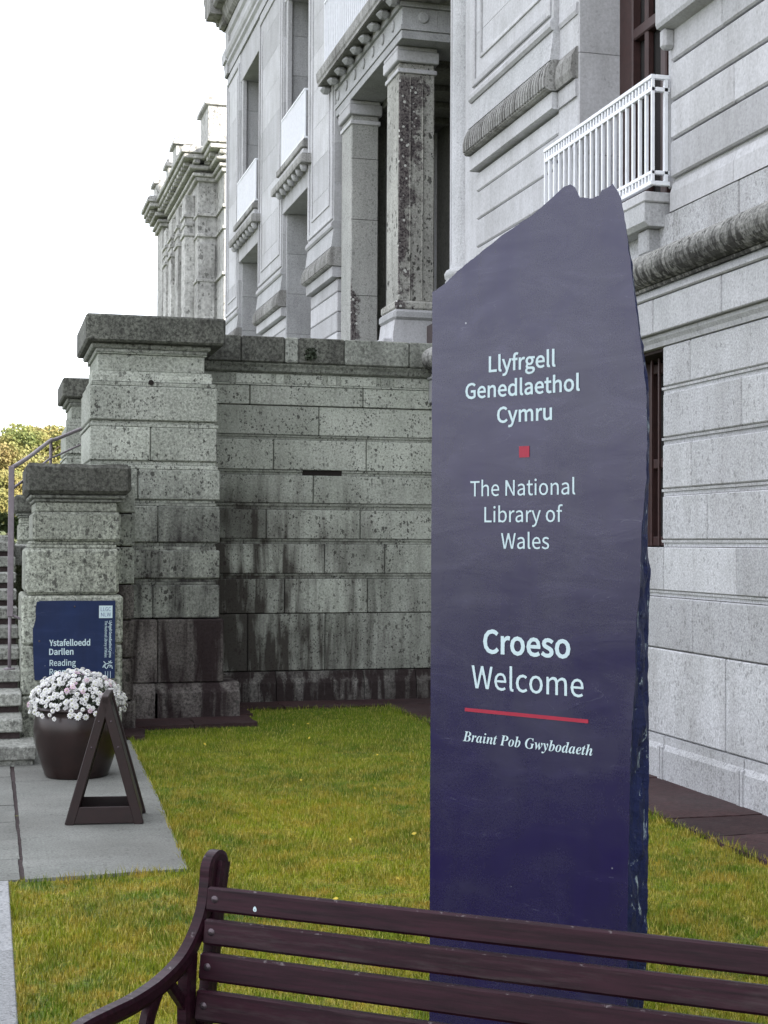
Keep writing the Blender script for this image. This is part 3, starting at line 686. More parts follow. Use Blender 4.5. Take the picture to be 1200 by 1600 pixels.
# ---- far bays
pilaster(18.92, 20.55); pilaster(22.42, 24.55); pilaster(26.55, 28.05)
mass(FX + .04, 5.9, 18.98, 20.54, 3.5, 13.2, 'upper'); mass(FX + .04, 5.9, 22.43, 24.54, 3.5, 13.2, 'upper'); mass(FX + .04, 5.9, 26.56, 28.04, 3.5, 13.2, 'upper')
for (ya, yb) in ((20.55, 22.42), (24.55, 26.55)):
    mass(5.0, 5.9, ya, yb, 3.5, 13.2, 'upper')
    w = box('window', 4.93, 4.96, ya + .02, yb - .02, 3.6, 10.0, 'glass', lib, .002)
    for f0, f1 in ((ya + .02, ya + .12), (yb - .12, yb - .02), ((ya + yb) / 2 - .05, (ya + yb) / 2 + .05)): box('frame', 4.88, 4.95, f0, f1, 3.6, 10.0, 'brown_frame', w, .006)
    for z in (4.6, 5.6, 8.4, 9.3): box('frame', 4.885, 4.952, ya + .12, yb - .12, z, z + .07, 'brown_frame', w, .006)
    for z in np.arange(3.6, 6.7, .62): box('reveal_stone', FX + .01, 4.92, yb - .06, yb + .002, z, z + .617, 'facade', lib, .003)
    for z in np.arange(7.0, 9.9, .62): box('reveal_stone', FX + .01, 4.92, yb - .10, yb + .002, z, z + .617, 'facade', lib, .003)
    box('window_architrave', FX - .02, FX + .06, yb - .16, yb - .06, 6.95, 10.1, 'upper', lib, .01)
    box('window_architrave', FX - .02, FX + .06, ya + .0, ya + .10, 6.95, 10.1, 'upper', lib, .01)
    # lintel, hood with modillions, slab, railing
    box('lintel_stone', 4.40, 5.0, ya - .02, yb + .02, 6.70, 6.93, 'upper', lib, .006)
    h = prism('hood', [(4.25, 7.00), (4.24, 7.03), (4.24, 7.10), (4.27, 7.13), (5.0, 7.13), (5.0, 6.935), (4.42, 6.935), (4.40, 7.00)], 'y', ya - .22, yb + .16, 'weathered', lib)
    for yv in np.arange(ya - .05, yb + .1, .30):
        V, F = lathe([(.001, -.10), (.035, -.09), (.055, -.05), (.06, 0), (.001, 0)], 4.325, yv, 10)
        add('modillion', [(x, y, z + 7.0) for x, y, z in V], F, 'upper', h, smooth=True)
    box('balcony_block', 4.33, 4.98, ya + .04, yb - .02, 7.132, 7.27, 'upper', lib, .01)
    box('balcony_slab', 4.30, 4.98, ya - .0, yb + .04, 7.272, 7.37, 'weathered', lib, .01)
    railing(lib, 4.33, ya - .04, yb - .20, 7.39, 8.11, 26, 4.6, bw=.03, double=False, coarse=True)
    # low white railing in front of the window foot
    box('console', FX + .02, FX + .10, yb - .055, yb + .0, 6.35, 6.70, 'upper', lib, .02)
    # head of the upper opening
    box('lintel_stone', 4.42, 5.0, ya - .01, yb + .01, 10.02, 10.55, 'upper', lib, .006)
rl = railing(lib, 4.25, 19.9, 21.4, 3.75, 4.42, 12, 4.5, double=True)
# entablature and roof cornice
ec = []
for nm, prof, m in (('architrave', [(-.06, 10.56), (-.06, 10.70), (-.10, 10.74), (-.10, 10.80), (.3, 10.80), (.3, 10.56)], 'upper'),
                    ('capital_moulding', [(-.07, 10.802), (-.12, 10.86), (-.14, 10.93), (-.14, 10.99), (-.07, 11.02), (.3, 11.02), (.3, 10.802)], 'upper'),
                    ('frieze', [(-.04, 11.022), (-.04, 11.30), (-.08, 11.34), (-.08, 11.50), (.3, 11.50), (.3, 11.022)], 'upper'),
                    ('bed_moulding', [(-.10, 11.502), (-.16, 11.56), (-.20, 11.68), (.3, 11.68), (.3, 11.502)], 'weathered'),
                    ('roof_cornice', [(-.34, 11.78), (-.38, 11.82), (-.38, 11.98), (-.44, 12.06), (-.46, 12.16), (.3, 12.30), (.3, 11.682), (-.20, 11.682), (-.22, 11.76)], 'weathered')):
    e = -prof[2][0] if nm != 'roof_cornice' else .45
    prism(nm, [(FX + o, z) for o, z in prof], 'y', 8.9, 28.05 + e, m, lib)
    # return round the far corner
    prism(nm, [(28.05 - o, z) for o, z in prof], 'x', FX - e * .98, 8.0, m, lib)
box('end_wall', FX - .02, 16, 28.04, 28.12, -.1, 12.4, 'upper', lib, .004)
# unseen lead roof, ridge raised so its shadow reaches the far wing
V, F = extr([(5.3, 12.9), (11.5, 17.2), (15.0, 17.2), (16.2, 12.9)], 'y', -26, 28.2); add('roof', V, F, 'soffit', lib)
box('chimney', 10.5, 12.0, 20, 21.6, 14, 19.0, 'upper', lib, .02); box('chimney', 10.5, 12.0, 25.0, 26.2, 14, 19.0, 'upper', lib, .02)

# ================================================================ FAR WING
far = empty('library_wing', (8, 46, 0), 'distant stone wing with stepped cornice and parapet catching low sun', 'building')
def fbox(n, x0, x1, y0, y1, z0, z1, m='far', b=.01, **kw): return box(n, x0, x1, y0, y1, z0, z1, m, far, b, **kw)
# plan zig-zag of the walls: (x face, near y)
fbox('wall', 5.80, 14, 42.2, 50.2, -.1, 12.3); fbox('wall', 6.36, 14, 40.9, 42.2, -.1, 12.3)
fbox('wall', 5.86, 5.99, 48.6, 50.0, -.1, 12.3)
fbox('end_pavilion', 5.52, 6.0, 48.7, 50.1, -.1, 12.3)
fbox('wall', 7.3, 14, 40.2, 40.92, -.1, 12.3)
for y0 in (42.9, 44.5, 46.2, 47.6):
    p = fbox('pilaster', 5.52, 5.80, y0, y0 + .75, -.1, 11.75)
    for z, e in ((11.1, .05), (10.85, .035), (10.55, .05)): box('pilaster_moulding', 5.52 - e, 5.80, y0 - e, y0 + .75 + e, z, z + .10, 'far', p, .01)
for x0, x1, y0, y1 in ((5.86, 6.30, 42.14, 42.2), (6.5, 7.1, 40.84, 40.9)):
    fbox('panel', x0, x1, y0, y1, 2.0, 10.2)
for z in (9.1, 10.4, 11.0): fbox('string_course', 5.76, 6.40, 42.12, 50.1, z, z + .09); fbox('string_course', 6.30, 7.4, 40.82, 42.2, z + .002, z + .092)
def fcorn(x0, y0, x1=14, y1=60, zb=12.0, dz=0.0):
    for k, (e, z, h) in enumerate(((.10, 0, .12), (.18, .12, .10), (.28, .30, .12), (.48, .55, .14), (.56, .69, .14), (.50, .83, .08))):
        fbox('cornice', x0 - e + dz, x1, y0 - e + dz, y1, zb + z + dz, zb + z + h + dz - .002, 'far', .02)
    for yv in np.arange(y0, min(y1, y0 + 9), .48):
        fbox('cornice_bracket', x0 - .42, x0 - .1, yv, yv + .22, zb + .425, zb + .545, 'far', .02)
    for xv in np.arange(x0 - .2, x0 + 1.2, .44):
        fbox('cornice_bracket', xv, xv + .2, y0 - .42, y0 - .1, zb + .43, zb + .543, 'far', .02)
fcorn(5.80, 42.2, y1=48.2); fcorn(6.36, 40.9, y1=42.5, dz=.004); fcorn(5.52, 48.6, x1=7.0, y1=50.2, dz=.002)
# parapet blocks and urn-like finials
fbox('parapet', 6.0, 12, 41.6, 50, 12.93, 13.35)
for x0, x1, y0, y1, h in ((6.05, 7.3, 42.0, 43.6, 14.2), (5.55, 6.0, 45.4, 46.3, 13.9), (5.5, 5.95, 47.0, 47.6, 13.6), (5.35, 5.8, 49.0, 49.8, 13.5)):
    fbox('parapet_block', x0, x1, y0, y1, 12.92, h); fbox('parapet_cap', x0 - .1, x1 + .1, y0 - .1, y1 + .1, h, h + .12); fbox('parapet_cap', x0 - .04, x1 + .04, y0 - .04, y1 + .04, h + .12, h + .24)
for x, y, z in ((5.9, 44.6, 13.0), (5.5, 48.9, 13.0)):
    V, F = lathe([(.001, 0), (.10, 0), (.06, .08), (.05, .16), (.14, .30), (.17, .42), (.13, .46), (.05, .52), (.04, .60), (.001, .66)], x, y, 12)
    add('urn', [(a, c, e + z) for a, c, e in V], F, 'far', far, smooth=True)
V, F = extr([(6.3, 12.9), (9, 14.6), (13, 14.6), (14, 12.9)], 'y', 43.5, 50); add('roof', V, F, 'soffit', far)

# ================================================================ TERRACE WALL
ter = empty('terrace_wall', (3.2, 14.5, 0), 'stained terrace retaining wall of coursed stone facing the lawn', 'wall')
T = Wall(ter, 'y', 14.5)
X0, X1 = 1.95, 4.44
T.pr('wall_core', [(.034, -.05), (.034, 3.3), (1.0, 3.3), (1.0, -.05)], X0, X1, 'dark_joint')
for a, c in ((1.95, 2.80), (2.80, 3.70), (3.70, 4.25), (4.25, 4.44)):
    V, F = extr([(14.42, -.03), (14.42, .20), (14.455, .255), (14.47, .312), (14.6, .312), (14.6, -.03)], 'x', a + .004, c - .004); add('plinth_stone', V, F, 'terrace_low', ter)
T.course(.319, .889, X0, X1, (2.10, 2.52, 3.31, 4.40), 'terrace', gap=.009)
T.course(.893, 1.238, X0, X1, (2.89, 3.75), 'terrace', gap=.008)
T.band(1.24, 1.289, X0, X1, 'terrace')
T.course(1.291, 1.587, X0, X1, (3.30, 3.93), 'terrace')
T.band(1.588, 1.637, X0, X1, 'terrace')
T.course(1.639, 1.931, X0, X1, (2.70, 3.67), 'terrace')
T.band(1.933, 1.994, X0, X1, 'terrace')
T.course(1.996, 2.278, X0, X1, (3.18,), 'terrace')
for a, c in ((X0, 3.07), (3.48, X1)): T.band(2.28, 2.328, a, c, 'terrace')
T.bx('drain_slot', 3.07, 3.48, 2.284, 2.324, 'dark_joint', off=.05, depth=.02, b=.002)
T.course(2.33, 2.632, X0, X1, (2.77, 3.73), 'terrace')
T.band(2.634, 2.678, X0, X1, 'terrace')
T.course(2.68, 2.973, X0, X1, (3.235,), 'terrace')
T.course(2.977, 3.172, X0, X1, (2.525, 3.69), 'terrace', off=-.012, name='frieze_stone')
T.bx('panel_ground', X0, X1, 3.174, 3.298, 'terrace', off=.018, depth=.2, b=.002)
for a, c in ((1.96, 2.34), (2.385, 2.74), (2.79, 2.87), (2.925, 3.27), (3.32, 3.41), (3.46, 3.83), (3.88, 3.965), (4.02, 4.43)):
    T.bx('panel_tablet', a, c, 3.192, 3.284, 'terrace', off=-.004, depth=.05, b=.004)
T.pr('panel_ledge', [(-.02, 3.174), (-.02, 3.186), (.0, 3.19), (.1, 3.19), (.1, 3.174)], X0, X1, 'terrace')
for a, c in ((X0, 3.24), (3.24, X1)):
    T.pr('bed_mould', [(.0, 3.30), (-.03, 3.315), (-.045, 3.345), (-.075, 3.375), (-.075, 3.39), (.3, 3.39), (.3, 3.30)], a + .002, c - .002, 'coping_pale')
for a, c, m in ((1.95, 2.42, 'coping'), (2.42, 2.86, 'coping'), (2.86, 3.0, 'coping_pale'), (3.0, 3.47, 'coping'), (3.47, 4.15, 'coping_pale'), (4.15, 4.44, 'coping_pale')):
    T.bx('coping_stone', a + .003, c - .003, 3.392, 3.650, m, off=-.11, depth=.95, b=.012)
box('terrace_floor', 1.95, 4.44, 15.3, 19.4, 3.2, 3.45, 'soffit', ter, .01)
box('terrace_core', 2.0, 4.44, 15.45, 30, -.1, 3.2, 'terrace', ter, .01)
tuft = empty('wall_fern', (3.1, 14.37, 3.47), 'small dark fern growing from the coping joint of the terrace wall', 'plant')
V = []; F = []
for i in range(90):
    a = random.uniform(0, 6.28); r = random.uniform(.02, .085); z = random.uniform(-.05, .06); c = Vector((3.105 + r * math.cos(a) * .8, 14.375 - abs(r * math.sin(a)) * .7, 3.485 + z)); s = random.uniform(.008, .018)
    d = Vector((random.uniform(-1, 1), random.uniform(-1, 1), random.uniform(-1, .4))).normalized(); e = d.orthogonal().normalized()
    n = len(V); V += [c - e * s, c + d * s * 2, c + e * s, c - d * s]; F.append([n, n + 1, n + 2, n + 3])
o = add('fronds', V, F, 'pot_leaf', tuft); o['kind'] = 'stuff'

# ================================================================ PIERS
def tall_pier(x0, y0, label, far_side=False):
    """x0, y0: left and near faces of the block courses"""
    d = 1.25
    t = empty('stone_pier', (x0 + .55, y0 + .6, 0), label, 'pier', 'tall stone piers at the head of the steps')
    def b(n, ex0, ex1, ey, z0, z1, m, bev=.008): return box(n, x0 + ex0, x0 + 1.16 + ex1, y0 + ey, y0 + d - ey, z0, z1, m, t, bev)
    b('pier_core', .10, -.16, .10, -.05, 3.32, 'dark_joint', .002)
    def halves(z0, z1, split, m, ex=0.0, ey=0.0, bev=.010):
        if split is None: b('stone_block', -ex, ex, -ey, z0, z1, m, bev)
        else:
            box('stone_block', x0 - ex, x0 + split - .003, y0 - ey, y0 + d + ey, z0, z1, m, t, bev)
            box('stone_block', x0 + split + .003, x0 + 1.16 + ex, y0 - ey, y0 + d + ey, z0, z1, m, t, bev)
    for a, c in ((0, .60), (.60, 1.29)):
        V, F = extr([(y0 - .10, -.03), (y0 - .10, .25), (y0 - .04, .335), (y0 + d, .335), (y0 + d, -.03)], 'x', x0 - .02 + a * 1.02 + .004, x0 - .02 + c * 1.07 - .004); add('plinth_stone', V, F, 'pier_low', t)
    halves(.34, .905, .62, 'pier_low', .055, .05)
    halves(.917, 1.212, .58, 'pier', .02, .0)
    b('recessed_band', .012, -.012, .012, 1.214, 1.240, 'pier', .003); b('recessed_band', .022, -.022, .022, 1.242, 1.269, 'pier', .003)
    halves(1.271, 1.526, None, 'pier', .02)
    b('recessed_band', .012, -.012, .012, 1.528, 1.560, 'pier', .003); b('recessed_band', .022, -.022, .022, 1.562, 1.594, 'pier', .003)
    halves(1.596, 1.922, .62, 'pier', .02)
    b('recessed_band', .012, -.012, .012, 1.924, 1.95, 'pier', .003); b('recessed_band', .022, -.022, .022, 1.952, 1.978, 'pier', .003)
    halves(1.98, 2.253, .44, 'pier', .02)
    b('recessed_band', .0, .0, .004, 2.255, 2.29, 'pier', .004); b('recessed_band', .022, -.022, .022, 2.292, 2.326, 'pier', .003)
    halves(2.328, 2.63, .55, 'pier', -.01)
    b('recessed_band', .0, .0, .004, 2.632, 2.66, 'pier', .004); b('recessed_band', .03, -.03, .03, 2.662, 2.688, 'pier', .003)
    halves(2.69, 2.996, None, 'pier', -.01)
    b('necking', .02, -.03, .02, 3.0, 3.035, 'pier', .004)
    halves(3.04, 3.10, .545, 'pier', -.05, -.04, .006)
    V, F = [], []
    prof = [(y0 + .03, 3.04), (y0 + .06, 3.135), (y0 + .5, 3.135), (y0 + .5, 3.04)]
    for a, c in ((.03, .54), (.545, 1.10)):
        V, F = extr(prof, 'x', x0 + a, x0 + c); add('sloped_stone', V, F, 'pier', t)
    b('frieze_stone', .08, -.12, .08, 3.137, 3.29, 'pier', .006)
    b('frieze_fillet', .06, -.10, .06, 3.292, 3.30, 'pier', .002)
    b('bed_mould', .06, -.10, .05, 3.302, 3.335, 'coping_pale', .008); b('bed_mould', .10 - .08, -.07, .03, 3.337, 3.383, 'coping_pale', .012)
    b('coping_stone', -.035, .05, -.07, 3.385, 3.628, 'coping', .018)
    V, F = lathe([(.001, 0), (.024, 0), (.024, .012), (.001, .012)], 0, 0, 12)
    if not far_side: add('weep_hole', [(x0 + .55 + x, y0 + .022 - z, 3.035 + y) for x, y, z in V], F, 'dark_joint', t)
    return t
tall_pier(.87, 13.3, 'tall square stone pier with dark overhanging cap behind the low pier')
tall_pier(.93, 18.62, 'farther stone pier half hidden behind the tall pier, beyond the handrail', True)

def low_pier(x0, y0, label, plain=False):
    t = empty('stone_end_pier', (x0 + .38, y0 + .5, 0), label, 'pier', 'low stone piers at the foot of the steps')
    d = 1.1
    def b(n, ex0, ex1, ey, z0, z1, m='end_pier', bev=.016): return box(n, x0 + ex0, x0 + .765 + ex1, y0 + ey, y0 + d, z0, z1, m, t, bev)
    b('pier_core', .12, -.08, .08, -.05, 1.95, 'dark_joint', .002)
    b('stone_block', -.01, .01, .0, -.03, .384); b('stone_block', -.01, .01, .0, .388, .781)
    b('stone_block', -.012, .012, -.004, .785, 1.172, bev=.02)
    b('stone_block', .015, -.02, .01, 1.178, 1.545, bev=.025)
    b('recessed_band', .05, -.04, .04, 1.547, 1.575, bev=.006); b('recessed_band', .06, -.05, .05, 1.577, 1.60, bev=.006)
    b('stone_block', .07, -.01, .02, 1.602, 1.835, bev=.02); b('neck_stone', .09, -.04, .05, 1.837, 1.913, bev=.008)
    b('bed_mould', .075, -.0, .03, 1.915, 1.94, 'coping_pale', .006); b('bed_mould', .045, .03, .0, 1.942, 1.972, 'coping_pale', .010)
    # weathered cap with uneven top
    V, F = cbox(x0 + .01, x0 + .765 + .065, y0 - .05, y0 + d, 1.974, 2.215, .03)
    bm = bmesh.new(); vs = [bm.verts.new(v) for v in V]; [bm.faces.new([vs[i] for i in f]) for f in F]
    bmesh.ops.subdivide_edges(bm, edges=[e for e in bm.edges if e.calc_length() > .12], cuts=5, use_grid_fill=True)
    for v in bm.verts:
        w = mnoise.noise(v.co * 7.3) * .010; v.co.z += w; v.co.y += w * .8
    me = bpy.data.meshes.new('coping_stone'); bm.normal_update(); bm.to_mesh(me); bm.free(); me.materials.append(M['coping'])
    o = bpy.data.objects.new('coping_stone', me); COL.objects.link(o); o.parent = t; o.location = -base_of(t)
    return t
low_pier(.285, 11.9, 'low stone end pier carrying the navy plaque behind the flower pot')
low_pier(.345, 20.0, 'farther low end pier glimpsed between handrail post and near pier', True)

# cheek wall between the near piers
cheek = empty('cheek_wall', (.8, 13.1, 0), 'narrow stained cheek wall between low pier and tall pier', 'wall')
K = Wall(cheek, 'y', 12.55, .2)
K.pr('wall_core', [(.03, -.05), (.03, 2.1), (.75, 2.1), (.75, -.05)], .42, 1.19, 'dark_joint')
zs = [-.03, .26, .62, .94, 1.24, 1.56, 1.84, 2.1]
for i in range(len(zs) - 1): K.course(zs[i] + .004, zs[i + 1] - .004, .40, 1.215 if i else 1.235, (.8,), 'pier_low' if i < 4 else 'pier', b=.010)

# ================================================================ STEPS, HANDRAIL
steps = empty('entrance_steps', (-1.3, 12, 0), 'flight of stone steps climbing left of the low pier', 'steps')
for k in range(11):
    y0 = 10.77 + .43 * k; z = .145 * (k + 1); xr = .36 if k == 0 else .275
    for a, c in ((-3.4, -1.35), (-1.345, xr)):
        box('step_tread', a, c, y0 - .02, y0 + .50, z - .095, z, 'step', steps, .008)
        box('step_riser', a, c - .02, y0 + .02, y0 + .48, z - .147, z - .096, 'mortar' if k else 'step', steps, .003)  # upper risers coloured dark for the shadow under each nosing
box('landing', -3.4, .9, 15.5, 20.0, 1.35, 1.56, 'step', steps, .01)
box('landing_parapet', -3.4, .28, 15.6, 15.9, 1.56, 1.66, 'step', steps, .015)
rail = empty('handrail', (.16, 12.1, .58), 'purplish metal handrail climbing beside the steps', 'handrail')
V, F = cbox(.168, .214, 12.08, 12.125, 1.0, 2.2, .004); add('post', V, F, 'handrail', rail)
V, F = tube([(.19, 12.1, .545), (.189, 12.1, 1.02)], .014, 10); add('post', V, F, 'handrail', rail, smooth=True)
V, F = lathe([(.001, 0), (.045, 0), (.045, .01), (.02, .016), (.001, .016)], .19, 12.1, 14); add('foot_plate', [(x, y, z + .581) for x, y, z in V], F, 'handrail', rail)
V, F = tube([(.19, 12.1, 1.02), (.27, 12.12, .98), (.30, 12.12, .97)], .010, 8); add('wall_bracket', V, F, 'handrail', rail, smooth=True)
top = [(.20, 12.1, 2.19), (.36, 13.2, 2.34), (.59, 14.6, 2.575), (.66, 15.05, 2.62), (.95, 16.1, 2.80), (1.3, 17.2, 3.0)]
def smoothp(p, n=4):
    out = []
    for i in range(len(p) - 1):
        p0 = Vector(p[max(i - 1, 0)]); p1 = Vector(p[i]); p2 = Vector(p[i + 1]); p3 = Vector(p[min(i + 2, len(p) - 1)])
        for j in range(n):
            t = j / n; out.append(0.5 * ((2 * p1) + (-p0 + p2) * t + (2 * p0 - 5 * p1 + 4 * p2 - p3) * t * t + (-p0 + 3 * p1 - 3 * p2 + p3) * t ** 3))
    out.append(Vector(p[-1])); return out
V, F = tube(smoothp(top), .019, 10); add('top_rail', V, F, 'handrail', rail, smooth=True)
V, F = tube([Vector(p) - Vector((0, 0, .17)) for p in smoothp(top)], .011, 8); add('lower_rail', V, F, 'handrail', rail, smooth=True)
for x, y, z in ((.60, 14.68, 2.57), (1.1, 16.6, 2.87)):
    V, F = tube([(x, y, z), (x, y, z - 1.0)], .015, 8); add('post', V, F, 'handrail', rail, smooth=True)

